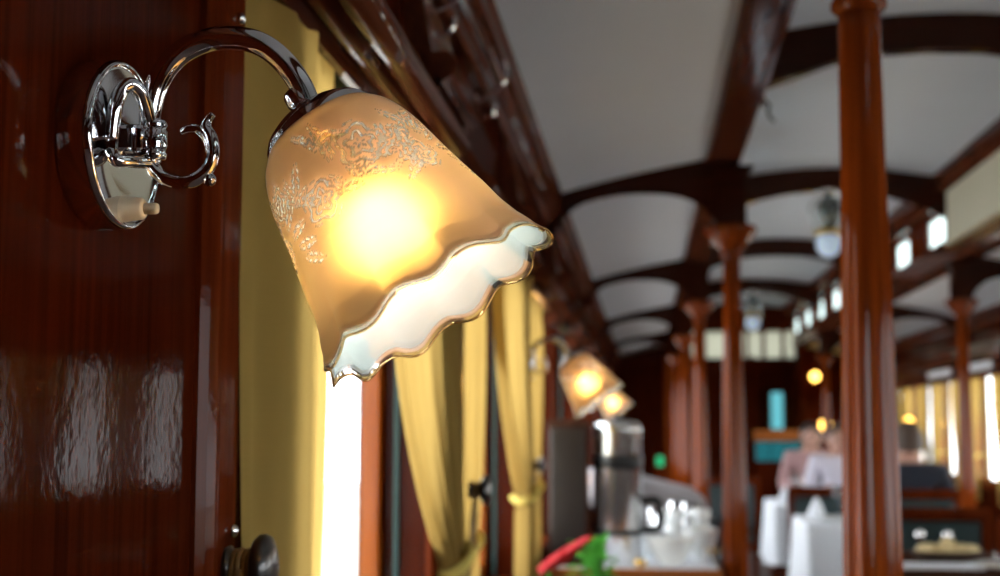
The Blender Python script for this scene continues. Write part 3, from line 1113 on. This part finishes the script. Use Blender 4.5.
# ================================================================== SIDEBOARD BETWEEN WALL AND MIDDLE COLUMN
sb = thing('sideboard', 'orange timber sideboard carrying the urn and crockery', 'sideboard', (.0, 5.0, 0))
MB().box(-.335, .235, 4.62, 5.40, 0, .70).build('body', M['oak'], sb)
MB().box(-.338, .245, 4.57, 5.42, .70, .745, .006).build('top', M['oak'], sb)
for a, b in ((-.31, -.06), (-.04, .21)):
    d = MB().box(a, b, 4.605, 4.622, .10, .64, .005).build('door', M['oak'], sb)
    MB().ball(((a if a > -.1 else b) + (.03 if a > -.1 else -.03), 4.597, .42), .012, 12, 8).build('knob', M['brass'], d)
cl_ = MB().box(-.30, .23, 4.60, 5.38, .7455, .7485).build('runner', M['linen'])
tag(cl_, 'white linen runner spread on the sideboard', 'table runner')

ZT = .749
t = thing('steel_urn', 'tall polished steel urn with a black band on the sideboard', 'urn', (-.094, 4.72, ZT))
TT = Matrix.Translation((-.094, 4.72, 0))
MB().lathe([(.070, ZT), (.082, ZT + .004), (.082, 1.185), (.084, 1.190), (.084, 1.20), (.079, 1.206), (.079, 1.214), (.060, 1.222), (.02, 1.226)], 48, TT).build('body', M['steel'], t)
MB().lathe([(.0825, 1.065), (.086, 1.067), (.086, 1.108), (.0825, 1.110)], 48, TT, cap=False).build('black_band', M['black'], t)
MB().lathe([(.0825, .845), (.0855, .847), (.0855, .860), (.0825, .862)], 48, TT, cap=False).build('lower_ring', M['black'], t)
MB().tube([(-.012, 4.72, .955), (.035, 4.715, .960), (.052, 4.715, .915), (.040, 4.715, .868), (-.010, 4.72, .862)], .014, 12).build('handle', M['black'], t)
MB().ball((-.094, 4.72, 1.232), .016, 14, 8).build('lid_knob', M['black'], t)

t = thing('dark_cabinet', 'dark narrow cabinet left of the urn against the window wall', 'cabinet', (-.256, 4.68, ZT))
MB().box(-.322, -.190, 4.62, 4.74, ZT, 1.215, .004).build('body', M['darkwood'], t)
MB().box(-.326, -.186, 4.615, 4.745, 1.215, 1.228, .004).build('lid', M['darkwood'], t)
MB().box(-.312, -.200, 4.612, 4.621, ZT + .02, 1.20, .003).build('door', M['ebony'], t)


def bowl(label, x, y, r, h, z=ZT):
    t = MB().lathe([(r * .45, z), (r * .48, z + .004), (r * .70, z + h * .30), (r * .92, z + h * .72), (r, z + h), (r * .985, z + h + .003), (r * .95, z + h), (r * .87, z + h * .72), (r * .64, z + h * .34), (r * .3, z + h * .10), (.002, z + h * .08)],
                   40, Matrix.Translation((x, y, 0))).build('bowl', M['china'])
    return tag(t, label, 'bowl', 'white china bowls on the sideboard')


bowl('wide white china bowl at the front of the sideboard, beside the urn', .082, 4.72, .084, .090)
bowl('deep white china bowl on the sideboard, next to the middle column', .186, 4.87, .060, .105)
bowl('white china bowl farther back on the sideboard', -.02, 4.98, .06, .10)


def cup(label, x, y, z, mat, cat='glass', r=.034, h=.10):
    o = MB().lathe([(r * .7, z), (r * .75, z + .004), (r * .85, z + h * .4), (r, z + h), (r * .94, z + h), (r * .78, z + h * .4), (r * .6, z + .010), (.002, z + .008)], 28, Matrix.Translation((x, y, 0))).build('tumbler' if cat == 'glass' else 'cup', mat)
    return tag(o, label, cat, 'cups and tumblers on the sideboard')


# tray with silver tumblers and stacked cups
t = MB().lathe([(.10, ZT), (.155, ZT + .004), (.165, ZT + .016), (.160, ZT + .017), (.15, ZT + .008), (.002, ZT + .006)], 44, Matrix.Translation((.07, 5.20, 0)) @ Matrix.Scale(.95, 4, (1, 0, 0))).build('tray', M['silver'])
tag(t, 'round silver tray at the back of the sideboard', 'tray')
for i, (x, y, lab) in enumerate(((.10, 5.12, 'silver tumbler at the front of the tray, left of the pair'), (.165, 5.17, 'silver tumbler at the front of the tray, right of the pair'), (.045, 5.17, 'silver tumbler on the tray nearest the urn'),
                                 (.12, 5.26, 'silver tumbler at the back of the tray'))):
    cup(lab, x, y, ZT + .0085, M['silver'], r=.036, h=.15 if i % 2 == 0 else .17)
for i, (x, y) in enumerate(((.19, 5.03 - .04 + .02), (.10, 5.00))):
    z = ZT
    for k in range(3):
        cup(['white cup at the bottom of the stack %s', 'white cup in the middle of the stack %s', 'white cup on top of the stack %s'][k] % ('by the middle column' if i == 0 else 'behind the bowls'), x, y, z, M['china'], 'cup', .038, .055)
        z += .0555
t = thing('candle_glass', 'small glass with a gold rim beside the deep bowl', 'glass', (.155, 4.69, ZT))
MB().lathe([(.012, ZT), (.020, ZT + .004), (.022, ZT + .05), (.020, ZT + .05), (.017, ZT + .008), (.002, ZT + .006)], 24, Matrix.Translation((.222, 4.70, 0))).build('cup', M['clear'], t)
MB().lathe([(.0205, ZT + .046), (.0228, ZT + .047), (.0228, ZT + .052), (.0205, ZT + .053)], 24, Matrix.Translation((.222, 4.70, 0)), cap=False).build('gold_rim', M['brass'], t)
t.location = (.222, 4.70, ZT)
for ch in t.children:
    for v in ch.data.vertices:
        v.co.x += .155 - .222
        v.co.y += 4.69 - 4.70
t = MB().lathe([(.018, ZT), (.020, ZT + .003), (.020, ZT + .022), (.013, ZT + .028), (.002, ZT + .029)], 20, Matrix.Translation((-.02, 4.62, 0))).build('salt_pot', M['brass'])
tag(t, 'small brass pot at the front edge of the sideboard', 'pot')

# ================================================================== SMALL TABLE WITH PLANT AND RED FLOWER
t = thing('side_table', 'small timber table under the plant by the window', 'table', (-.17, 3.45, 0))
MB().box(-.285, -.02, 3.10, 3.80, .70, .735, .006).build('table_top', M['oak'], t)
for x in (-.26, -.05):
    for y in (3.14, 3.76):
        MB().box(x - .02, x + .02, y - .02, y + .02, 0, .70).build('leg', M['trim'], t)


def leaf_mesh(mb, base, direc, ln, wd, droop=.4, up=Vector((0, 0, 1)), fold=.25):
    d = Vector(direc).normalized()
    side = d.cross(up)
    if side.length < .05:
        side = Vector((1, 0, 0))
    side.normalize()
    nn = side.cross(d)

    def fn(u, v):
        wdt = wd * sin(PI * min(1, v * .92 + .06)) ** .8
        q = (u - .5) * 2
        p = Vector(base) + d * ln * v - Vector((0, 0, droop * ln * v * v)) + side * wdt * q + nn * abs(q) * wdt * fold
        return p
    mb.grid(fn, 4, 8)


pz = .735
t = thing('potted_plant', 'leafy green potted plant in front of the steel urn', 'plant', (-.125, 3.58, pz))
MB().lathe([(.035, pz), (.040, pz + .002), (.052, pz + .07), (.056, pz + .072), (.056, pz + .085), (.048, pz + .085), (.046, pz + .07), (.002, pz + .068)], 28, Matrix.Translation((-.125, 3.58, 0))).build('pot', M['terracotta'], t)
for k in range(46):
    a = random.uniform(0, 2 * PI)
    el = random.uniform(.25, 1.35)
    d = (cos(a) * cos(el), sin(a) * cos(el), sin(el))
    mb = MB()
    hh = random.uniform(.0, .085)
    rad = random.uniform(.0, .03)
    leaf_mesh(mb, (-.125 + rad * cos(a), 3.58 + rad * sin(a), pz + .07 + hh), d, random.uniform(.055, .085), random.uniform(.010, .016), droop=random.uniform(.2, .7))
    mb.build('leaf', M['leaf'], t)

t = thing('red_flower', 'deep red flower spathe leaning beside the green plant', 'flower', (-.22, 3.22, pz))
MB().lathe([(.026, pz), (.030, pz + .002), (.036, pz + .05), (.022, pz + .085), (.018, pz + .10), (.022, pz + .105), (.018, pz + .105), (.014, pz + .09), (.002, pz + .08)], 24, Matrix.Translation((-.22, 3.22, 0))).build('vase', M['china'], t)
MB().tube([(-.22, 3.22, pz + .05), (-.222, 3.215, pz + .13), (-.215, 3.21, pz + .155)], .004, 8).build('stem', M['leaf'], t)
mb = MB()


def spathe(u, v):
    wdt = .050 * (sin(PI * min(1, v * .95 + .05)) ** .6) * (1 - .35 * v)
    q = (u - .5) * 2
    return Vector((-.240 + .118 * v + .008 * q, 3.20 - wdt * q * .9, pz + .135 + .050 * v * v + .035 * v + abs(q) * wdt * .6))


mb.grid(spathe, 10, 16)
mb.tube([(-.215, 3.20, pz + .150), (-.195, 3.20, pz + .175), (-.185, 3.20, pz + .195)], [.005, .0045, .002], 10)
o = mb.build('spathe', M['red'], t)
so = o.modifiers.new('thick', 'SOLIDIFY')
so.thickness = .002

# ================================================================== DINING TABLES ON THE FAR SIDE


def dining_table(label, cloth_label, x0, x1, y0, y1):
    top_mat = M['oak'] if cloth_label else M['darkwood']
    t = thing('dining_table', label, 'table', ((x0 + x1) / 2, (y0 + y1) / 2, 0), 'dining tables across the aisle')
    MB().box(x0, x1, y0, y1, .715, .742, .004).build('table_top', top_mat, t)
    for x in (x0 + .05, x1 - .05):
        for y in (y0 + .05, y1 - .05):
            MB().box(x - .022, x + .022, y - .022, y + .022, 0, .715).build('leg', M['trim'], t)
    if not cloth_label:
        return t
    # draped cloth: flat top, hanging skirt with soft folds
    per, n = [], 120
    W, D = x1 - x0, y1 - y0
    for i in range(n):
        q = i / n * 2 * (W + D)
        if q < W:
            p, nr = (x0 + q, y0), (0, -1)
        elif q < W + D:
            p, nr = (x1, y0 + q - W), (1, 0)
        elif q < 2 * W + D:
            p, nr = (x1 - (q - W - D), y1), (0, 1)
        else:
            p, nr = (x0, y1 - (q - 2 * W - D)), (-1, 0)
        per.append((p, nr, q))
    vs, fs = [], []
    levels = 9
    for j in range(levels):
        v = j / (levels - 1)
        for p, nr, q in per:
            f = .004 + v * (.014 + .020 * sin(q * 17) + .010 * sin(q * 41 + 1))
            vs.append((p[0] + nr[0] * f, p[1] + nr[1] * f, .7475 - .36 * v - (.02 * abs(sin(q * 3.3)) * v)))
    for j in range(levels - 1):
        for i in range(n):
            a, b = j * n + i, j * n + (i + 1) % n
            fs.append((a, b, b + n, a + n))
    mb = MB()
    mb.add(vs, fs, True)
    mb.add(vs[:n], [tuple(range(n))])
    c = mb.build('tablecloth', M['linen'])
    tag(c, cloth_label, 'tablecloth', 'white tablecloths')
    return t


TB = [(.77, 1.42, 8.60, 9.25), (.77, 1.45, 6.88, 7.48), (.80, 1.29, 4.70, 5.40)]
tl = [('dining table at the far back under a hanging white cloth', 'white tablecloth hanging over the rearmost table between the two columns'),
      ('dining table just left of the near column', 'white tablecloth hanging over the table just left of the near column'),
      ('dark bare timber table at the lower right holding the bread basket', None)]
for q, l in zip(TB, tl):
    dining_table(l[0], l[1], *q)


def dining_chair(label, x, y, rz):
    t = thing('dining_chair', label, 'chair', (0, 0, 0), 'dark teal leather dining chairs')
    st = MB().box(-.22, .22, -.22, .22, .40, .47, .02).build('seat', M['leather'], t)
    MB().box(-.22, .22, -.23, .23, .36, .40).build('seat_rail', M['trim'], t)
    bk = MB().box(-.19, .19, -.235, -.185, .50, .81, .015).build('backrest', M['leather'], t)
    for sx in (-1, 1):
        MB().prism([(sx * .19, .36), (sx * .225, .36), (sx * .225, .86), (sx * .19, .86)], -.24, -.19).build('back_post', M['trim'], t)
        for sy in (-1, 1):
            MB().box(sx * .20 - .018, sx * .20 + .018, sy * .20 - .018, sy * .20 + .018, 0, .36, .004).build('leg', M['trim'], t)
    MB().box(-.225, .225, -.245, -.185, .81, .865, .012).build('top_rail', M['trim'], t)
    t.location = (x, y, 0)
    t.rotation_euler = (0, 0, rz)
    return t


ch0 = dining_chair('empty dark teal leather chair between the two white tables', 1.04, 8.02, PI)
dup(ch0, (1.47, 10.98, 0), 'dark leather chair of the person in the white shirt', PI)
dup(ch0, (1.50, 8.16, 0), 'dark leather chair the man in navy sits on', 0)
dup(ch0, (1.22, 6.34, 0), 'empty dark leather chair in front of the man in navy', 0)
dup(ch0, (1.37, 11.88, 0), 'dark leather chair of the person in pink', PI)
dup(ch0, (1.54, 5.22, 0), 'dark teal leather chair with timber frame at the right edge', PI)
dup(ch0, (.50, 10.0, 0), 'dark leather chair beside the middle column, far back', .3)


def plate(label, x, y, z=.748):
    o = MB().lathe([(.05, z), (.07, z + .003), (.115, z + .014), (.113, z + .016), (.07, z + .007), (.002, z + .006)], 36, Matrix.Translation((x, y, 0))).build('plate', M['china'])
    return tag(o, label, 'plate', 'white plates on the tables')


def napkin(label, x, y, z=.748):
    def rf(th, r, zz):
        return r * (1 + .12 * cos(5 * th + zz * 30))
    o = MB().lathe([(.045, z), (.040, z + .02), (.028, z + .055), (.014, z + .085), (.004, z + .10)], 40, Matrix.Translation((x, y, 0)), rf).build('napkin', M['linen'])
    return tag(o, label, 'napkin', 'folded napkins on the tables')


def goblet(label, x, y, z=.748):
    o = MB().lathe([(.030, z), (.030, z + .003), (.006, z + .008), (.004, z + .07), (.012, z + .078), (.030, z + .10), (.034, z + .13), (.030, z + .165), (.028, z + .165), (.031, z + .13), (.026, z + .10), (.002, z + .082)], 24, Matrix.Translation((x, y, 0))).build('goblet', M['clear'])
    return tag(o, label, 'glass', 'stemmed glasses on the tables')


napkin('white cone napkin at the left corner of the rearmost table', .85, 8.72)
napkin('white cone napkin in the middle of the rearmost table', 1.02, 9.0)
goblet('stemmed glass between the napkins of the rearmost table', .93, 8.85)
plate('white plate on the table just left of the near column', .93, 7.05)
goblet('stemmed glass on the table just left of the near column', .98, 7.28)
napkin('white cone napkin on the table left of the near column', .87, 7.32)
t = thing('bread_basket', 'dark oval basket of pale rolls at the lower right', 'basket', (1.04, 5.02, .742))
BT = Matrix.Translation((1.04, 5.02, .742)) @ Matrix.Scale(1.5, 4, (1, 0, 0))
MB().lathe([(.055, 0), (.060, .002), (.078, .022), (.084, .036), (.079, .037), (.072, .022), (.056, .008), (.002, .006)], 40, BT).build('basket', M['wicker'], t)
for k in range(9):
    a = 2 * PI * k / 8
    q = (1.04 + .075 * cos(a) * (k < 8), 5.02 + .040 * sin(a) * (k < 8), .742 + .038 + (.022 if k == 8 else 0))
    MB().ball(q, .031, 14, 8, (1.2, .9, .72), Matrix.Rotation(a * 1.7, 3, 'Z')).build('bread_roll', M['bread'], t)
for x, lab in ((1.00, 'small silver pepper pot left of the pair behind the basket'), (1.10, 'small silver pepper pot right of the pair behind the basket')):
    o = MB().lathe([(.014, .742), (.016, .752), (.012, .79), (.017, .80), (.017, .815), (.006, .83), (.001, .832)], 20, Matrix.Translation((x, 5.30, 0))).build('pepper_pot', M['silver'])
    tag(o, lab, 'pot', 'pepper pots')

o = MB().box(.83, 1.10, 4.72, 4.88, .742, .750, .003).build('folded_cloth', M['linen'])
tag(o, 'folded white cloth on the dark table in front of the bread basket', 'cloth')
t = MB().lathe([(.05, .742), (.07, .745), (.115, .756), (.113, .758), (.07, .749), (.002, .748)], 36, Matrix.Translation((1.17, 4.80, 0))).build('plate', M['china'])
tag(t, 'white plate at the front of the dark table, lower right', 'plate', 'white plates on the tables')

# ================================================================== PEOPLE


# the skin data layer has to exist before radii are written
def _ensure_skin(me):
    if not me.skin_vertices:
        bm = bmesh.new()
        bm.from_mesh(me)
        bm.verts.layers.skin.verify()
        bm.to_mesh(me)
        bm.free()


def skin_mesh(name, verts, edges, radii, mat, parent, root=0, sub=2):
    org = Vector(ORG[parent.name])
    me = bpy.data.meshes.new(name)
    me.from_pydata([tuple(Vector(v) - org) for v in verts], edges, [])
    _ensure_skin(me)
    me.materials.append(mat)
    o = bpy.data.objects.new(name, me)
    COL.objects.link(o)
    o.parent = parent
    ORG[o.name] = tuple(org)
    sk = o.modifiers.new('skin', 'SKIN')
    sk.use_smooth_shade = True
    for i, r in enumerate(radii):
        sv = me.skin_vertices[0].data[i]
        sv.radius = (r, r) if not isinstance(r, tuple) else r
        sv.use_root = (i == root)
    su = o.modifiers.new('sub', 'SUBSURF')
    su.levels = sub
    su.render_levels = sub
    return o


def head_bm(c, fwd, mat, parent, name='head', hr=.095):
    """head with brow, nose, chin and ears, facing fwd"""
    f = Vector(fwd).normalized()
    up = Vector((0, 0, 1))
    up = (up - f * up.dot(f)).normalized()
    s = f.cross(up)
    R = Matrix((s, f, up)).transposed()
    mb = MB()

    def sh(u, v):
        th, ph = 2 * PI * u, PI * v
        x, y, z = sin(ph) * sin(th), sin(ph) * cos(th), cos(ph)
        p = Vector((x * .078, y * .095, z * .118))
        if z < 0:
            p.x *= 1 + .28 * z
            p.y *= 1 + .18 * z
            if y > 0:
                p.y += .012 * (-z) * y
        if y > .5:                                             # nose, brow, lips
            p.y += .022 * math.exp(-((x / .16) ** 2 + ((z + .12) / .16) ** 2))
            p.y += .006 * math.exp(-((z - .22) / .10) ** 2)
            p.y -= .008 * math.exp(-(((abs(x) - .36) / .16) ** 2 + ((z - .06) / .10) ** 2))
            p.y += .006 * math.exp(-((x / .3) ** 2 + ((z + .48) / .07) ** 2))
        return Vector(c) + R @ p
    mb.grid(sh, 36, 26)
    for q in (-1, 1):
        mb.ball(Vector(c) + R @ Vector((q * .080, -.008, -.005)), .030, 12, 8, (.35, .65, 1.0), R)
    return mb, R


def build_person(label, base, lean, yaw, cloth_mat, leg_mat, hair_mat, hair_len=.0, arms='table', skin='skin', collar=None, scale=1.0, sleeve=None):
    """seated figure: base = seat point (x,y,z of the pelvis), lean = forward lean in radians, yaw about z (0 = facing +y)"""
    t = thing('person', label, 'person', (base[0], base[1], 0))
    Rz = Matrix.Rotation(yaw, 3, 'Z')
    B = Vector(base)

    def W(x, y, z):                       # local coordinates, y forward, leaning about the hips
        v = Vector((x, y * cos(lean) + z * sin(lean), -y * sin(lean) + z * cos(lean)))
        return B + Rz @ (v * scale)

    def L(x, y, z):
        return B + Rz @ (Vector((x, y, z)) * scale)
    V = [L(0, 0, .02), W(0, 0, .22), W(0, .01, .41), W(0, 0, .56), W(0, .015, .635), W(0, .03, .68)]
    E = [(0, 1), (1, 2), (2, 3), (3, 4), (4, 5)]
    Rr = [.135, .118, .128, .100, .055, .052]
    hands = []
    for s in (-1, 1):
        n = len(V)
        if arms == 'table':
            V += [W(s * .18, 0, .555), W(s * .25, .04, .29), L(s * .20, .27, .31), L(s * .14, .38, .345), L(s * .13, .45, .35)]
        else:                              # reaching down and forward
            V += [W(s * .175, 0, .525), L(s * .19, .42, .26), L(s * .16, .42, .02), L(s * .14, .44, -.06), L(s * .13, .45, -.11)]
        E += [(3, n), (n, n + 1), (n + 1, n + 2), (n + 2, n + 3), (n + 3, n + 4)]
        Rr += [.068, .050, .038, .028, (.038, .016)]
        hands.append((n + 4, s))
    for s in (-1, 1):
        n = len(V)
        if arms == 'table':
            V += [L(s * .10, .05, .0), L(s * .12, .42, .03), L(s * .12, .40, -.36), L(s * .12, .52, -.42)]
        else:
            V += [L(s * .10, .02, -.08), L(s * .11, .05, -.44), L(s * .11, .0, -.84), L(s * .11, .14, -.88)]
        E += [(0, n), (n, n + 1), (n + 1, n + 2), (n + 2, n + 3)]
        Rr += [.095, .065, .045, .035]
    body_v, body_e, body_r = list(V), list(E), list(Rr)
    for h, s in hands:
        hp = V[h]
        pv = (V[h] - V[h - 1]).normalized()
        side = Rz @ Vector((1, 0, 0))
        for k, (off, ln) in enumerate(((-.030, .070), (-.011, .082), (.010, .078), (.029, .062))):
            n = len(body_v)
            body_v += [hp + side * off + pv * .035, hp + side * off + pv * (.035 + ln * .55) + Vector((0, 0, -.006)), hp + side * off + pv * (.035 + ln) + Vector((0, 0, -.022))]
            body_e += [(h, n), (n, n + 1), (n + 1, n + 2)]
            body_r += [.0095, .0088, .0078]
        n = len(body_v)
        body_v += [hp - side * s * .045 + pv * .0, hp - side * s * .062 + pv * .035]
        body_e += [(h, n), (n, n + 1)]
        body_r += [.011, .009]
    body = skin_mesh('body', body_v, body_e, [tuple(q * scale for q in r) if isinstance(r, tuple) else r * ((.72 if i < 4 else 1.0) if i < 6 else .78 if i < len(V) else 1.0) * scale for i, r in enumerate(body_r)], M[skin], t)
    hc = W(0, .055, .745)
    fwd = (W(0, 1, .66) - W(0, 0, .70)).normalized()
    if lean > .5:
        fwd = (Rz @ Vector((0, .75, -.65))).normalized()
        hc = W(0, .06, .735)
    mbh, R = head_bm(hc, fwd, M[skin], t)
    hd = mbh.build('head', M[skin], t)
    for s in (-1, 1):
        MB().ball(hc + R @ Vector((s * .030, .083, .012)), .011, 10, 6).build('eye', M['ebony'], hd)
    # hair: a shell over the skull, open at the face

    def hair(u, v):
        th = 2 * PI * u
        front = .5 + .5 * cos(th)                       # 1 at the face
        vmax = lerp(.66 + hair_len, .30, front ** 1.6)
        ph = PI * vmax * v
        x, y, z = sin(ph) * sin(th), sin(ph) * cos(th), cos(ph)
        k = 1.0 + .015 * sin(9 * th + 4 * ph)
        return hc + R @ Vector((x * .089 * k, y * .103 * k - .006, z * .127 * k))
    MB().grid(hair, 40, 18).build('hair', M[hair_mat], t)
    # clothes a little wider than the body
    cvs, crs, ce = V[:4] + [V[3].lerp(V[4], .55)], [.142, .126, .137, .112, .070], [(0, 1), (1, 2), (2, 3), (3, 4)]
    for st in (6, 11):
        n = len(cvs)
        k = 1 if sleeve else 4
        cvs = cvs + V[st:st + k]
        ce += [(3, n)] + [(n + q, n + q + 1) for q in range(k - 1)]
        crs += [.080, .062, .048, .038][:k]
    skin_mesh('jacket', cvs, ce, [r * scale for r in crs], M[cloth_mat], t)
    if sleeve:
        for st in (6, 11):
            skin_mesh('sleeve', V[st:st + 4], [(0, 1), (1, 2), (2, 3)], [q * scale for q in (.076, .062, .050, .040)], M[sleeve], t)
    lv, le, lr = [V[0]], [], [.15 * scale]
    for st in (16, 20):
        n = len(lv)
        lv += V[st:st + 3]
        le += [(0, n), (n, n + 1), (n + 1, n + 2)]
        lr += [.105 * scale, .076 * scale, .056 * scale]
    skin_mesh('trousers', lv, le, lr, M[leg_mat], t)
    for st in (16, 20):
        a, b = V[st + 2], V[st + 3]
        MB().tube([a + Vector((0, 0, -.02)), (a + b) / 2 + Vector((0, 0, -.03)), b], [.045, .042, .032], 12).build('shoe', M['black'], t)
    if collar:
        MB().lathe([(.070, -.02), (.066, .02), (.062, .03)], 28, Matrix.Translation(W(0, .008, .53)), cap=False).build('collar', M[collar], t)
    return t


build_person('seated man in a navy jacket seen from behind at the right', (1.50, 8.18, .43), .06, -.10, 'navy', 'trousers', 'hair_brown', scale=.93)
build_person('seated person in a pink top beyond the rearmost table', (1.37, 11.90, .45), .05, PI, 'pink_cloth', 'trousers', 'hair_dark', hair_len=.1, scale=.92)
build_person('person in a white shirt seated just left of the near column', (1.47, 11.0, .45), .05, PI, 'white_cloth', 'trousers', 'hair_brown', scale=.9)
build_person('person in a grey jacket bending over the sideboard crockery', (.27, 6.22, .79), 1.25, PI / 2 + .25, 'grey_wool', 'trousers', 'hair_dark', arms='down', sleeve='pink_cloth', scale=.95)

# ================================================================== FAR SIDE: CURTAINS, BLINDS, LAMPS
for k in range(-6, 4):
    yc = 9.79 + PR * k
    nm = {0: 'window beside the slim dark column', 1: 'window right of the man in navy', 2: 'window behind the navy jacket', 3: 'farthest mustard window'}.get(k)
    if nm is None:
        nm = '%s window nearer than the slim column, out of view' % {-1: 'first', -2: 'second', -3: 'third', -4: 'fourth', -5: 'fifth', -6: 'sixth'}[k]
    ga, gb = (.22, .18) if k >= -1 else (.10, .10)  # unseen nearer curtains added, drawn closer to darken the room and its reflections
    curtain('mustard curtain on the near half of the ' + nm, XR - .030, yc - .56, yc - ga, 1.58, .7, (yc - .44, 1.02, .15), pleats=6, amp=.014, group='mustard curtains across the aisle', ph=k, pw=2.0)
    curtain('mustard curtain on the far half of the ' + nm, XR - .030, yc + gb, yc + .56, 1.58, .7, (yc + .44, 1.02, .15), pleats=6, amp=.014, group='mustard curtains across the aisle', ph=k + 2, pw=2.0)
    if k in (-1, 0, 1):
        o = MB().box(XR - .085, XR - .075, yc - .42, yc + .42, 1.595, 1.645, .003).build('pelmet_highlight', M['linen'])  # pale strip stands in for a highlight reflected on the pelmet
        tag(o, 'pale strip in place of the pelmet highlight over the ' + nm, 'pelmet', 'pelmet highlight strips across the aisle')


def globe_lamp(label, x, y, z, r=.05, wall='end'):
    d = Vector((0, 1, 0)) if wall == 'end' else Vector((1, 0, 0))
    t = thing('globe_lamp', label, 'wall lamp', (x, y, z - r), 'amber globe lamps')
    MB().ball((x, y, z), r, 20, 12).build('globe', M['bulb_far'], t)
    b = Vector((x, y, z)) + d * .13
    MB().tube([(x, y, z - r), (x + d.x * .05, y + d.y * .05, z - r - .03), tuple(b + Vector((0, 0, -r - .01)))], .010, 10).build('arm', M['brass'], t)
    MB().ball(tuple(b + Vector((0, 0, -r - .01))), .022, 14, 8, (1, 1, 1.6)).build('wall_plate', M['brass'], t)
    return t


globe_lamp('amber globe lamp on the far end wall, the lower one', 2.0, 15.84, 1.236, .065)
globe_lamp('amber globe lamp on the far end wall, the upper dim one', 1.895, 15.84, 1.776, .05)
globe_lamp('amber globe lamp between the mustard curtains above the navy man', 2.21, 12.05, 1.25, .042, 'side')

# bar shelf and teal glazed doors at the far end
t = thing('bar_cabinet', 'glazed bar cabinet with an orange shelf at the far end', 'cabinet', (1.46, 15.8, 0))
MB().box(1.20, 1.72, 15.66, 15.98, 0, .83).build('base', M['panel'], t)
MB().box(1.19, 1.73, 15.64, 15.98, 1.06, 1.18, .008).build('shelf', M['oak'], t)
for a, b in ((1.21, 1.37), (1.38, 1.54), (1.55, 1.71)):
    d = MB().box(a, b, 15.67, 15.68, .84, 1.05).build('glass_door', M['teal_glow'], t)  # doors emit their own glow to look backlit
for a in (1.20, 1.72):
    MB().box(a - .015, a + .015, 15.66, 15.98, .83, 2.0).build('upright', M['panel'], t)
t = thing('glowing_window_panel', 'narrow turquoise glowing glass panel above the bar shelf', 'window', (1.475, 15.9, 1.18))
MB().box(1.41, 1.54, 15.90, 15.905, 1.19, 1.60).build('pane', glow('turquoise_glow_pane', (0.20, 0.75, 0.85), .75), t)  # emission in the pane stands in for daylight
for a, b, c, d in ((1.395, 1.41, 1.18, 1.615), (1.54, 1.555, 1.18, 1.615), (1.41, 1.54, 1.60, 1.615), (1.41, 1.54, 1.18, 1.19)):
    MB().box(a, b, 15.89, 15.915, c, d).build('frame_member', M['trim'], t)
# green exit light
t = thing('exit_light', 'small green lit sign beyond the grey jacket', 'sign', (.12, 14.5, .80))
MB().box(.115, .185, 14.50, 14.53, .81, .91, .01).build('lit_face', M['exit'], t)
MB().box(.09, .21, 14.53, 14.56, 0, .93).build('stand', M['trim'], t)
